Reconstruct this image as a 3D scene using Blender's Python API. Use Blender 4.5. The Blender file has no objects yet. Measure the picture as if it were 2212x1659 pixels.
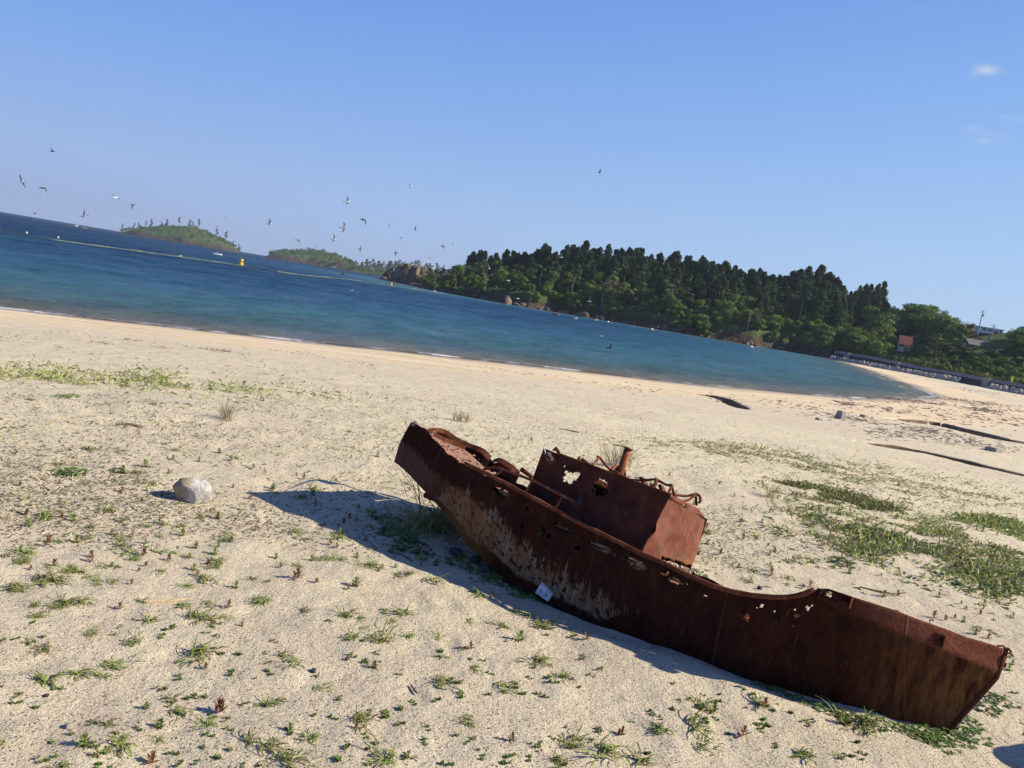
import bpy, math, random
import numpy as np
from mathutils import Vector, Matrix
random.seed(7); rng = np.random.default_rng(7)
SC = bpy.context.scene; COL = SC.collection
# ------------------------------------------------------------------ camera
F, CX, CY, H = 769., 512., 384., 1.6
SEA = -2.4
ROLL = math.atan(0.166); PITCH = math.atan(((CY-(211+.166*512))*math.cos(ROLL))/F)
fw = np.array([0, math.cos(PITCH), -math.sin(PITCH)]); r0 = np.array([1., 0, 0]); u0 = np.cross(r0, fw)
cr, sr = math.cos(ROLL), math.sin(ROLL)
RT = r0*cr+u0*sr; UP = -r0*sr+u0*cr
cam = bpy.data.cameras.new('camera'); co = bpy.data.objects.new('camera', cam); COL.objects.link(co)
cam.sensor_width = 36; cam.lens = F/1024*36; cam.clip_start = .05; cam.clip_end = 30000
M = Matrix.Identity(4)
for i in range(3):
    M[i][0] = RT[i]; M[i][1] = UP[i]; M[i][2] = -fw[i]
M[2][3] = H; co.matrix_world = M
SC.camera = co
SC.render.resolution_x = 1024; SC.render.resolution_y = 768
K = 1024/2212.
def ray(x, y):
    return fw+RT*(x*K-CX)/F+UP*(CY-y*K)/F
def G(x, y, z=0.):
    d = ray(x, y); t = (z-H)/d[2]; return np.array([0, 0, H])+d*t
def AT(x, y, Y):
    d = ray(x, y); return np.array([0, 0, H])+d*(Y/d[1])
def PROJ(P):
    v = np.asarray(P, float)-np.array([0, 0, H]); z = v@fw
    return (CX+F*(v@RT)/z)/K, (CY-F*(v@UP)/z)/K
# ------------------------------------------------------------------ world, sun, exposure
SUN_EL = math.radians(33); SUN_DIR = np.array([math.cos(SUN_EL), -.05*math.cos(SUN_EL), math.sin(SUN_EL)])
W = bpy.data.worlds.new("World"); SC.world = W; W.use_nodes = True
wn, wl = W.node_tree.nodes, W.node_tree.links
bg = wn['Background']; sky = wn.new('ShaderNodeTexSky'); sky.sky_type = 'NISHITA'; sky.sun_disc = False
sky.sun_elevation = SUN_EL; sky.sun_rotation = math.atan2(SUN_DIR[0], SUN_DIR[1])
sky.air_density = 1.15; sky.dust_density = 0.9; sky.ozone_density = 3.5
bg.inputs[1].default_value = 0.10
def wnode(t, **k):
    n = wn.new(t)
    for a, b in k.items(): setattr(n, a, b)
    return n
tc = wnode('ShaderNodeTexCoord')
# clear spring sky: Nishita blended with the bluer, cleaner gradient of this day (paler towards the sun)
def lin(c): return tuple(((v/255.+.055)/1.055)**2.4/.1495 if v > 10 else 0 for v in c)+(1,)
sx = wnode('ShaderNodeSeparateXYZ'); wl.new(tc.outputs['Generated'], sx.inputs[0])
def wramp(cols):
    n = wnode('ShaderNodeValToRGB'); e = n.color_ramp.elements
    while len(e) < len(cols): e.new(.5)
    for i, (p_, c_) in enumerate(cols): e[i].position = p_; e[i].color = tuple(v/10. for v in lin(c_)[:3])+(1,)
    wl.new(sx.outputs[2], n.inputs[0]); return n.outputs[0]
LW = wramp([(0, (152, 172, 217)), (.08, (150, 179, 230)), (.2, (124, 165, 234)), (.34, (96, 141, 228)), (.5, (80, 122, 214)), (1, (30, 60, 140))])
RW = wramp([(0, (180, 208, 238)), (.12, (168, 203, 242)), (.3, (138, 180, 240)), (.5, (104, 147, 226)), (1, (34, 66, 146))])
am = wnode('ShaderNodeMapRange'); am.inputs[1].default_value = -.65; am.inputs[2].default_value = .65; wl.new(sx.outputs[0], am.inputs[0])
lr = wnode('ShaderNodeMix', data_type='RGBA'); wl.new(am.outputs[0], lr.inputs['Factor']); wl.new(LW, lr.inputs['A']); wl.new(RW, lr.inputs['B'])
mu = wnode('ShaderNodeVectorMath', operation='SCALE'); mu.inputs['Scale'].default_value = 10; wl.new(lr.outputs['Result'], mu.inputs[0])
sk = wnode('ShaderNodeMix', data_type='RGBA'); sk.inputs['Factor'].default_value = .92; wl.new(sky.outputs[0], sk.inputs['A']); wl.new(mu.outputs[0], sk.inputs['B']); SKYC = sk.outputs['Result']
nz = wnode('ShaderNodeTexNoise'); nz.inputs['Scale'].default_value = 34; nz.inputs['Detail'].default_value = 6
mp = wnode('ShaderNodeMapping'); mp.inputs['Scale'].default_value = (1, 1, 2.2)
wl.new(tc.outputs['Generated'], mp.inputs[0]); wl.new(mp.outputs[0], nz.inputs['Vector'])
acc = None
for (x, y, rad, amp) in [(2122, 150, .016, .75), (2150, 155, .016, .3), (2098, 163, .010, .2), (2106, 283, .018, .55), (2128, 302, .016, .45), (2175, 255, .012, .3), (2210, 258, .012, .35), (2150, 296, .02, .2)]:
    d = ray(x, y); d = d/np.linalg.norm(d)
    vs = wnode('ShaderNodeVectorMath', operation='SUBTRACT'); vs.inputs[1].default_value = d
    wl.new(tc.outputs['Generated'], vs.inputs[0])
    sc = wnode('ShaderNodeVectorMath', operation='MULTIPLY'); sc.inputs[1].default_value = (1, 1, 2.0)
    wl.new(vs.outputs[0], sc.inputs[0])
    ln = wnode('ShaderNodeVectorMath', operation='LENGTH'); wl.new(sc.outputs[0], ln.inputs[0])
    mr = wnode('ShaderNodeMapRange', interpolation_type='SMOOTHSTEP'); mr.inputs[1].default_value = rad; mr.inputs[2].default_value = 0
    mr.inputs[3].default_value = 0; mr.inputs[4].default_value = amp
    wl.new(ln.outputs['Value'], mr.inputs[0])
    if acc is None: acc = mr.outputs[0]
    else:
        ad = wnode('ShaderNodeMath', operation='ADD'); wl.new(acc, ad.inputs[0]); wl.new(mr.outputs[0], ad.inputs[1]); acc = ad.outputs[0]
nr = wnode('ShaderNodeMapRange'); nr.inputs[1].default_value = .35; nr.inputs[2].default_value = .65
wl.new(nz.outputs[0], nr.inputs[0])
ml = wnode('ShaderNodeMath', operation='MULTIPLY'); wl.new(acc, ml.inputs[0]); wl.new(nr.outputs[0], ml.inputs[1])
mx = wnode('ShaderNodeMix', data_type='RGBA'); mx.inputs['B'].default_value = (4.0, 4.6, 5.4, 1)
wl.new(ml.outputs[0], mx.inputs['Factor']); wl.new(SKYC, mx.inputs['A']); wl.new(mx.outputs['Result'], bg.inputs[0])
sl = bpy.data.lights.new('sun', 'SUN'); so = bpy.data.objects.new('sun', sl); COL.objects.link(so)
sl.energy = 5.0; sl.angle = math.radians(.5); sl.color = (1, .90, .74)
so.rotation_euler = Vector(SUN_DIR).to_track_quat('Z', 'Y').to_euler(); so.location = (30, -5, 30)
SC.view_settings.view_transform = 'Standard'; SC.view_settings.look = 'None'; SC.view_settings.exposure = 0.58; SC.view_settings.gamma = 1
SC.render.engine = 'CYCLES'
SC.cycles.max_bounces = 6; SC.cycles.transparent_max_bounces = 12; SC.cycles.diffuse_bounces = 3; SC.cycles.glossy_bounces = 3
# ------------------------------------------------------------------ material helper
class Mat:
    def __init__(s, name, rough=.8, spec=.3):
        s.m = bpy.data.materials.new(name); s.m.use_nodes = True; s.n = s.m.node_tree.nodes; s.l = s.m.node_tree.links
        s.b = s.n['Principled BSDF']; s.b.inputs['Roughness'].default_value = rough; s.b.inputs['Specular IOR Level'].default_value = spec
    def new(s, t, **k):
        n = s.n.new(t)
        for a, b in k.items(): setattr(n, a, b)
        return n
    def set(s, sock, v):
        if hasattr(v, 'is_output') or hasattr(v, 'links'): s.l.new(v, sock)
        else:
            if isinstance(v, (tuple, list)) and len(v) == 3 and sock.type == 'RGBA': v = (*v, 1)
            sock.default_value = v
    def coord(s, kind='Object', scale=(1, 1, 1)):
        if kind == 'UV': o = s.new('ShaderNodeTexCoord').outputs['UV']
        elif kind == 'Pos': o = s.new('ShaderNodeNewGeometry').outputs['Position']
        else: o = s.new('ShaderNodeTexCoord').outputs[kind]
        m = s.new('ShaderNodeMapping'); m.inputs['Scale'].default_value = scale; s.l.new(o, m.inputs[0]); return m.outputs[0]
    def noise(s, vec, scale=5, detail=4, rough=.55, dist=0, col=False):
        n = s.new('ShaderNodeTexNoise'); n.inputs['Scale'].default_value = scale; n.inputs['Detail'].default_value = detail
        n.inputs['Roughness'].default_value = rough; n.inputs['Distortion'].default_value = dist
        if vec is not None: s.l.new(vec, n.inputs['Vector'])
        return n.outputs[1 if col else 0]
    def vor(s, vec, scale=5, feat='F1', out='Distance'):
        n = s.new('ShaderNodeTexVoronoi', feature=feat); n.inputs['Scale'].default_value = scale
        s.l.new(vec, n.inputs['Vector']); return n.outputs[out]
    def rng(s, v, a, b, c=0, d=1, smooth=False):
        n = s.new('ShaderNodeMapRange'); 
        if smooth: n.interpolation_type = 'SMOOTHSTEP'
        for i, q in enumerate((v, a, b, c, d)): s.set(n.inputs[i], q)
        return n.outputs[0]
    def math(s, op, a, b=0, c=0):
        n = s.new('ShaderNodeMath', operation=op); s.set(n.inputs[0], a); s.set(n.inputs[1], b); s.set(n.inputs[2], c); return n.outputs[0]
    def mix(s, f, a, b, mode='MIX'):
        n = s.new('ShaderNodeMix', data_type='RGBA', blend_type=mode)
        s.set(n.inputs['Factor'], f); s.set(n.inputs['A'], a); s.set(n.inputs['B'], b); return n.outputs['Result']
    def ramp(s, v, pts):
        n = s.new('ShaderNodeValToRGB'); e = n.color_ramp.elements
        while len(e) < len(pts): e.new(.5)
        for i, (p, c) in enumerate(pts): e[i].position = p; e[i].color = (*c, 1)
        s.set(n.inputs[0], v); return n.outputs[0]
    def attr(s, name, out='Fac'):
        n = s.new('ShaderNodeAttribute'); n.attribute_name = name; return n.outputs[out]
    def col(s, v): s.set(s.b.inputs['Base Color'], v); return s
    def bump(s, h, strength=.3, dist=.01):
        n = s.new('ShaderNodeBump'); n.inputs['Strength'].default_value = strength; n.inputs['Distance'].default_value = dist
        s.l.new(h, n.inputs['Height']); s.l.new(n.outputs[0], s.b.inputs['Normal']); return s
# ------------------------------------------------------------------ object helpers
def mesh_np(name, V, Fc, mat=None, smooth=False, quads=None):
    """V (n,3); Fc array (m,k) or list of faces"""
    me = bpy.data.meshes.new(name)
    V = np.asarray(V, np.float32)
    if isinstance(Fc, np.ndarray):
        k = Fc.shape[1]; m = Fc.shape[0]
        me.vertices.add(len(V)); me.vertices.foreach_set('co', V.ravel())
        me.loops.add(m*k); me.loops.foreach_set('vertex_index', Fc.astype(np.int32).ravel())
        me.polygons.add(m); me.polygons.foreach_set('loop_start', np.arange(0, m*k, k, dtype=np.int32))
        me.polygons.foreach_set('loop_total', np.full(m, k, np.int32))
        me.update(calc_edges=True); me.validate()
    else:
        me.from_pydata([tuple(map(float, v)) for v in V], [], [tuple(f) for f in Fc]); me.update()
    if smooth: me.polygons.foreach_set('use_smooth', [True]*len(me.polygons))
    if mat is not None: me.materials.append(mat)
    return me
def vattr(me, name, arr):
    a = me.attributes.new(name, 'FLOAT', 'POINT'); a.data.foreach_set('value', np.asarray(arr, np.float32))
def link(name, me, parent=None, loc=None, rot=None, scale=None):
    o = bpy.data.objects.new(name, me); COL.objects.link(o)
    if parent: o.parent = parent
    if loc is not None: o.location = loc
    if rot is not None: o.rotation_euler = rot
    if scale is not None: o.scale = (scale,)*3 if np.isscalar(scale) else scale
    return o
def tag(o, label, cat, group=None):
    o['label'] = label; o['category'] = cat
    if group: o['group'] = group
    return o
def struct(o): o['kind'] = 'structure'; return o
def stuff(o, label, cat): o['kind'] = 'stuff'; o['label'] = label; o['category'] = cat; return o
def empty(name, loc=(0, 0, 0), rot=(0, 0, 0), scale=1):
    o = link(name, None, None, loc, rot, scale); o.empty_display_size = .2; return o
class MB:
    def __init__(s): s.v = []; s.f = []
    def add(s, V, Fc):
        n = len(s.v); s.v += [tuple(map(float, p)) for p in V]; s.f += [tuple(i+n for i in f) for f in Fc]
    def tube(s, pts, rad, n=10, cap=True, jit=0):
        pts = [np.array(p, float) for p in pts]; R = [rad]*len(pts) if np.isscalar(rad) else rad
        rings = []; up = np.array([.13, .27, .95])
        for i, p in enumerate(pts):
            t = pts[min(i+1, len(pts)-1)]-pts[max(i-1, 0)]; t /= np.linalg.norm(t)+1e-9
            a = np.cross(t, up); 
            if np.linalg.norm(a) < 1e-3: a = np.cross(t, [1, 0, 0])
            a /= np.linalg.norm(a); b = np.cross(t, a)
            rings.append([p+R[i]*(1+jit*random.uniform(-1, 1))*(a*math.cos(q)+b*math.sin(q)) for q in np.linspace(0, 2*math.pi, n, endpoint=False)])
        V = [v for r in rings for v in r]; Fc = []
        for i in range(len(rings)-1):
            for j in range(n):
                Fc.append((i*n+j, i*n+(j+1) % n, (i+1)*n+(j+1) % n, (i+1)*n+j))
        if cap:
            Fc.append(tuple(range(n-1, -1, -1))); Fc.append(tuple((len(rings)-1)*n+j for j in range(n)))
        s.add(V, Fc)
    def hexa(s, c8):
        s.add(c8, [(0, 3, 2, 1), (4, 5, 6, 7), (0, 1, 5, 4), (1, 2, 6, 5), (2, 3, 7, 6), (3, 0, 4, 7)])
    def box(s, c, sx, sy, sz, R=None):
        P = np.array([[-1, -1, -1], [1, -1, -1], [1, 1, -1], [-1, 1, -1], [-1, -1, 1], [1, -1, 1], [1, 1, 1], [-1, 1, 1]])*np.array([sx, sy, sz])/2.
        if R is not None: P = P@np.asarray(R).T
        s.hexa(P+np.array(c))
    def mesh(s, name, mat, smooth=False): return mesh_np(name, s.v, s.f, mat, smooth)
def smooth_curve(pts, n):
    pts = [np.array(p, float) for p in pts]; out = []
    for i in range(len(pts)-1):
        p0 = pts[max(i-1, 0)]; p1 = pts[i]; p2 = pts[i+1]; p3 = pts[min(i+2, len(pts)-1)]
        for t in np.linspace(0, 1, n, endpoint=False):
            out.append(.5*((2*p1)+(-p0+p2)*t+(2*p0-5*p1+4*p2-p3)*t*t+(-p0+3*p1-3*p2+p3)*t**3))
    out.append(pts[-1]); return out
# cheap value noise (numpy)
_P = np.random.default_rng(3).random((256, 256))
def vn(x, y):
    xi = np.floor(x).astype(int); yi = np.floor(y).astype(int); fx = x-xi; fy = y-yi
    fx = fx*fx*(3-2*fx); fy = fy*fy*(3-2*fy)
    a = _P[xi % 256, yi % 256]; b = _P[(xi+1) % 256, yi % 256]; c = _P[xi % 256, (yi+1) % 256]; d = _P[(xi+1) % 256, (yi+1) % 256]
    return (a*(1-fx)+b*fx)*(1-fy)+(c*(1-fx)+d*fx)*fy
def fbm(x, y, o=4):
    s = 0; a = .5
    for i in range(o): s = s+a*(vn(x*2**i+i*17.3, y*2**i+i*9.1)-.5); a *= .5
    return s*2
# ------------------------------------------------------------------ shoreline and terrain height
def XY(x, y, Y): p = AT(x, y, Y); return (p[0], Y)
shore = [tuple(G(x, y, SEA)[:2]) for x, y in [(0, 667), (250, 695), (500, 722), (760, 750), (900, 765), (1100, 787), (1300, 808), (1500, 832), (1700, 850), (1850, 860), (2000, 862), (2040, 858), (1980, 835), (1930, 818)]]
shore = [(-900, -350), (-300, -80), (-90, 4), (-45, 20)]+shore+[XY(1880, 797, 215), XY(1830, 781, 275), XY(1790, 770, 322)]
cliff = [XY(1790, 770, 322), XY(1759, 768.6, 324), XY(1707, 759, 335), XY(1618, 747, 325), XY(1536, 732, 330), XY(1438, 715, 335), XY(1364, 701, 345), XY(1260, 682, 352), XY(1200, 673, 358), XY(1141, 666, 350), XY(1087, 655, 360), XY(1037, 645, 390), XY(950, 630, 410), XY(905, 618, 470), XY(860, 609, 540), XY(822, 600, 600)]
seapoly = np.array(shore+cliff[1:]+[(-60, 900), (400, 1500), (400, 14000), (-14000, 14000), (-14000, -5000)])
shp = np.array(shore)
def polydist(X, Y, P):
    d = np.full(X.shape, 1e9)
    for i in range(len(P)-1):
        a = P[i]; b = P[i+1]; ab = b-a; L = ab@ab
        t = np.clip(((X-a[0])*ab[0]+(Y-a[1])*ab[1])/L, 0, 1)
        d = np.minimum(d, np.hypot(X-a[0]-t*ab[0], Y-a[1]-t*ab[1]))
    return d
def inpoly(X, Y, P):
    c = np.zeros(X.shape, bool); n = len(P)
    for i in range(n):
        x1, y1 = P[i]; x2, y2 = P[(i+1) % n]
        if y1 == y2: continue
        m = ((y1 > Y) != (y2 > Y)) & (X < (x2-x1)*(Y-y1)/(y2-y1)+x1); c ^= m
    return c
def shoredist(X, Y):
    D = polydist(X, Y, shp); Dc = polydist(X, Y, np.array(cliff)); D = np.minimum(D, Dc)
    D = D+0*X
    wob = .5*fbm(X*.12, Y*.12, 3)*np.clip(np.hypot(X, Y)/40, .3, 3)
    return np.where(inpoly(X, Y, seapoly), -D, D)+wob
# erosion channels: (polyline in picture px, depth, falloff, side)
def base_h(x, y):
    r = math.hypot(x, y); D_ = max(float(shoredist(np.array([x]), np.array([y]))[0]), 0); R_ = max(r-8, 0); return SEA*R_/(R_+D_+1e-6)
def PL(pts, z):
    out = []
    for x, y in pts:
        q = G(x, y, z)
        for _ in range(8): z = .5*z+.5*base_h(q[0], q[1]); q = G(x, y, z)
        out.append(q[:2])
    return np.array(out)
CH = [(PL([(1500, 848), (1530, 852), (1570, 862), (1600, 876), (1618, 884)], -1.2), .24, .9, 1),
      (PL([(1940, 903), (1985, 908), (2030, 914), (2075, 925), (2120, 936), (2180, 950), (2260, 962), (2340, 975)], -.9), .75, 2.4, 1),
      (PL([(1860, 950), (1930, 962), (2000, 975), (2060, 988), (2110, 1000), (2180, 1016), (2260, 1030)], -.4), .32, 1.3, 1)]
FEET = []
_fr = random.Random(5)
for (x0, y0, a0, n0) in [(-1.5, 2.6, .9, 6), (.9, 2.5, 2.2, 5), (-2.6, 3.9, .1, 6), (-.1, 2.9, 1.7, 4)]:
    for i_ in range(n0): FEET.append((x0+.42*i_*math.cos(a0)+(.09 if i_ % 2 else -.09)*math.sin(a0)+_fr.uniform(-.04, .04), y0+.42*i_*math.sin(a0)-(.09 if i_ % 2 else -.09)*math.cos(a0), a0+_fr.uniform(-.2, .2)))
def height(X, Y):
    X = np.asarray(X, float); Y = np.asarray(Y, float)
    r = np.hypot(X, Y); D = shoredist(X, Y); R = np.maximum(r-8, 0)
    z = SEA*R/(R+np.maximum(D, 0)+1e-6)
    z = np.where(D < 0, SEA-.06*np.abs(D), z); z = np.maximum(z, -6)
    z = np.where(r < 8, np.where(D < 0, z, 0), z)
    land = np.clip(D/3, 0, 1)
    z = z+land*(.030*fbm(X*.9, Y*.9, 3)+.020*fbm(X*4.5, Y*4.5, 3))*np.clip(1.2-r/60, .2, 1)
    z = z+land*.10*fbm(X*.11+4, Y*.11, 3)*np.clip((r-8)/20, 0, 1)
    for P, dep, fall, side in CH:
        d = polydist(X, Y, P)
        # signed side
        i = np.argmin(np.stack([np.hypot(X-.5*(P[j][0]+P[j+1][0]), Y-.5*(P[j][1]+P[j+1][1])) for j in range(len(P)-1)]), axis=0)
        a = P[i]; b = P[i+1]
        sg = np.sign((b[..., 0]-a[..., 0])*(Y-a[..., 1])-(b[..., 1]-a[..., 1])*(X-a[..., 0]))*side
        dd = d+.12*fbm(X*1.3, Y*1.3, 2)
        cut = np.where(sg > 0, np.clip(1-dd/.25, 0, 1), np.clip(1-dd/fall, 0, 1)**1.3)
        e0 = np.hypot(X-P[0][0], Y-P[0][1]); e1 = np.hypot(X-P[-1][0], Y-P[-1][1])
        endf = np.clip(np.minimum(e0, e1)/1.5, 0, 1)
        z = z-dep*cut*endf
    for fx, fy, fa in FEET:
        dx = (X-fx)*math.cos(fa)+(Y-fy)*math.sin(fa); dy = -(X-fx)*math.sin(fa)+(Y-fy)*math.cos(fa); e = (dx/.13)**2+(dy/.055)**2
        z = z-.008*np.exp(-e*1.6)+.003*np.exp(-(np.sqrt(e)-1.25)**2*7)
    # scour beside the hull
    O = np.array([2.2, 3.3]); s_ = (X-O[0])*-.8+(Y-O[1])*.6; n_ = (X-O[0])*-.6+(Y-O[1])*-.8
    z = z-.045*np.exp(-((s_-1.7)/.75)**2-((n_-.35)/.35)**2)+.035*np.exp(-((s_-.85)/.35)**2-((n_-.52)/.13)**2)+.03*np.exp(-((s_-1.4)/.35)**2-((n_-.68)/.16)**2)
    return z
def hz(x, y): return float(height(np.array([x]), np.array([y]))[0])
# ------------------------------------------------------------------ ground sheet
a1 = np.radians(np.arange(-42, 46, .125)); a2 = np.radians(np.arange(46, 318, 4.)); az = np.concatenate([a1, a2])
rr = [1.3]
while rr[-1] < 420: rr.append(rr[-1]*1.0085)
while rr[-1] < 6000: rr.append(rr[-1]*1.15)
rr = np.array([.15, .6]+rr)
AZ, RR = np.meshgrid(az, rr); X = RR*np.sin(AZ); Y = RR*np.cos(AZ)
Z = height(X, Y); D = shoredist(X, Y)
na, nr_ = len(az), len(rr)
I = np.arange(na*nr_).reshape(nr_, na); J = np.roll(I, -1, axis=1)
Fq = np.stack([I[:-1], I[1:], J[1:], J[:-1]], -1).reshape(-1, 4)
Fq = Fq[:, ::-1]
m = Mat('sand', .95, .15)
p = m.coord('Pos')
big = m.noise(p, .35, 4); mid = m.noise(p, 3.5, 5); fine = m.noise(p, 150, 4, .75); grain = m.noise(p, 420, 2, .8)
base = m.mix(m.rng(big, .35, .65), (.575, .485, .31), (.65, .56, .37))
base = m.mix(m.rng(mid, .38, .68), base, (.52, .42, .275))
base = m.mix(m.math('MULTIPLY', m.rng(fine, .46, .62), .7), base, (.78, .70, .54))
base = m.mix(m.math('MULTIPLY', m.rng(fine, .47, .36), .8), base, (.24, .185, .14))
base = m.mix(m.rng(grain, .60, .70), base, (.13, .105, .095))
sd = m.attr('shore')
camd = m.rng(m.attr('litter'), 0, 1, 0, 1)
clump = m.noise(m.coord('Pos', (1, 1, 1)), 11, 6, .72)
base = m.mix(m.math('MULTIPLY', camd, .5), base, (.70, .62, .40))
base = m.mix(m.math('MULTIPLY', m.rng(clump, .54, .66), m.math('MULTIPLY', camd, .85)), base, (.27, .225, .13))
stre = m.noise(m.coord('Pos', (.25, .9, 1)), .5, 6, .7)
upper = m.rng(m.math('ADD', sd, m.math('MULTIPLY', big, 7)), 14, 19, 0, 1)
sandlow = m.mix(m.rng(stre, .42, .62), (.72, .58, .37), (.60, .47, .29))
base = m.mix(upper, sandlow, base)
wet = m.rng(m.math('ADD', sd, m.math('MULTIPLY', m.noise(p, .25, 3), 2.2)), 1.2, 3.6, 1, 0)
base = m.mix(m.math('MULTIPLY', wet, .75), base, (.30, .225, .15))
m.col(base)
m.set(m.b.inputs['Roughness'], m.rng(wet, .2, 1, .95, .35))
hb = m.math('ADD', m.math('MULTIPLY', m.noise(p, 60, 4, .7), .5), m.math('ADD', m.math('MULTIPLY', fine, .35), m.math('MULTIPLY', m.noise(p, 14, 4, .6), 1.2)))
m.bump(hb, 1., .018)
me = mesh_np('ground', np.stack([X, Y, Z], -1).reshape(-1, 3), Fq, m.m, True)
vattr(me, 'shore', D.ravel())
lit = np.clip((RR-4.5)/4, 0, 1)*np.clip((D-20)/5, 0, 1)
lit = np.maximum(lit, .8*np.clip((X-1.3)/1, 0, 1)*np.clip((D-20)/5, 0, 1)*np.clip((RR-3.5), 0, 1))
lit *= np.clip(.75+2.2*fbm(X*.3, Y*.3, 3), 0, 1)
vattr(me, 'litter', lit.ravel())
g_ = struct(link('sand_beach', me))
# ------------------------------------------------------------------ sea
a1 = np.radians(np.arange(-60, 60, .25)); a2 = np.radians(np.arange(60, 300, 6.)); az = np.concatenate([a1, a2])
rr = [18.]
while rr[-1] < 700: rr.append(rr[-1]*1.008)
while rr[-1] < 6000: rr.append(rr[-1]*1.08)
rr = np.array(rr); AZ, RR = np.meshgrid(az, rr); X = RR*np.sin(AZ); Y = RR*np.cos(AZ); D = shoredist(X, Y)
na, nr_ = len(az), len(rr); I = np.arange(na*nr_).reshape(nr_, na); J = np.roll(I, -1, axis=1)
Fq = np.stack([I[:-1], J[:-1], J[1:], I[1:]], -1).reshape(-1, 4)
# swell: low-amplitude real relief that fades out at the shore
ph = D*.55+3*fbm(X*.03, Y*.03, 3)*6
amp = np.clip(-D/10, 0, 1)*.05*np.clip(250/RR, 0, 1)
Zs = SEA+amp*np.sin(ph)+.012*np.clip(-D, 0, 1)
keep = (D.ravel()[Fq] < 2.5).any(1); Fq = Fq[keep]
m = Mat('sea_water', .25, .05)
sd = m.math('MULTIPLY', m.attr('shore'), -1)
p = m.coord('Pos')
jit = m.math('MULTIPLY', m.math('SUBTRACT', m.noise(m.coord('Pos', (.5, 1, 1)), .12, 5), .5), 26)
dd = m.math('ADD', sd, m.math('MULTIPLY', jit, m.rng(sd, 0, 30, .04, 1)))
colr = m.ramp(m.rng(dd, 0, 200), [(0, (.22, .175, .11)), (.012, (.15, .155, .115)), (.035, (.065, .12, .115)), (.09, (.048, .140, .168)), (.2, (.026, .098, .155)), (.4, (.010, .060, .115)), (.8, (.004, .032, .075)), (1, (.003, .026, .064))])
# darker weed beds lying under the water in patches
weed = m.noise(m.coord('Pos', (.4, .9, 1)), .06, 5, .6, .6)
colr = m.mix(m.math('MULTIPLY', m.rng(weed, .52, .70), .3), colr, (.012, .035, .055))
rp = m.noise(m.coord('Pos', (1, .42, 1)), .3, 8, .8, .3)
colr = m.mix(m.math('MULTIPLY', m.rng(rp, .42, .58), .42), colr, m.mix(.6, colr, (.004, .02, .05)))
fo = m.noise(m.coord('Pos', (.5, .5, 1)), .55, 6, .75)
edge = m.rng(m.math('ABSOLUTE', m.math('SUBTRACT', dd, .5)), 0, .7, 1, 0)
foam = m.math('MULTIPLY', edge, m.rng(fo, .46, .56))
edge2 = m.rng(m.math('ABSOLUTE', m.math('SUBTRACT', dd, 3.2)), 0, .5, 1, 0)
foam = m.math('MAXIMUM', foam, m.math('MULTIPLY', m.attr('surf'), m.math('MULTIPLY', edge2, m.rng(fo, .55, .6))))
m.col(m.mix(foam, colr, (.8, .82, .82)))
m.set(m.b.inputs['Roughness'], m.rng(foam, 0, 1, .24, .8))
m.b.inputs['IOR'].default_value = 1.33
m.set(m.b.inputs['Alpha'], m.math('MAXIMUM', foam, m.rng(dd, -.3, 1.1, .0, 1)))
w1 = m.noise(m.coord('Pos', (.45, 1, 1)), 1.6, 6, .68, .4); w2 = m.noise(p, .30, 3, .5)
m.bump(m.math('ADD', w1, m.math('MULTIPLY', w2, 1.2)), 1.0, .42)
m.b.inputs['Specular IOR Level'].default_value = 0.0; m.b.inputs['IOR'].default_value = 1.0
gl = m.new('ShaderNodeBsdfGlossy'); gl.inputs['Roughness'].default_value = .22; m.l.new(m.b.inputs['Normal'].links[0].from_socket, gl.inputs['Normal'])
tr = m.new('ShaderNodeBsdfTransparent'); aa = m.math('MAXIMUM', foam, m.rng(dd, -.3, 1.1, .0, 1)); m.b.inputs['Alpha'].default_value = 1
for L0 in list(m.b.inputs['Alpha'].links): m.l.remove(L0)
rp2 = m.noise(m.coord('Pos', (1, .5, 1)), .16, 9, .82, .2)
fac = m.math('MULTIPLY', m.rng(rp2, .40, .60, .05, .26), m.math('SUBTRACT', 1, foam))
m1 = m.new('ShaderNodeMixShader'); m.l.new(fac, m1.inputs[0]); m.l.new(m.b.outputs[0], m1.inputs[1]); m.l.new(gl.outputs[0], m1.inputs[2])
m2 = m.new('ShaderNodeMixShader'); m.l.new(aa, m2.inputs[0]); m.l.new(tr.outputs[0], m2.inputs[1]); m.l.new(m1.outputs[0], m2.inputs[2]); m.l.new(m2.outputs[0], m.n['Material Output'].inputs[0])
me = mesh_np('sea', np.stack([X, Y, Zs], -1).reshape(-1, 3), Fq, m.m, True)
vattr(me, 'shore', D.ravel()); vattr(me, 'surf', np.clip((X-35)/10, 0, 1).ravel())
struct(link('sea_water', me))
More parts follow.
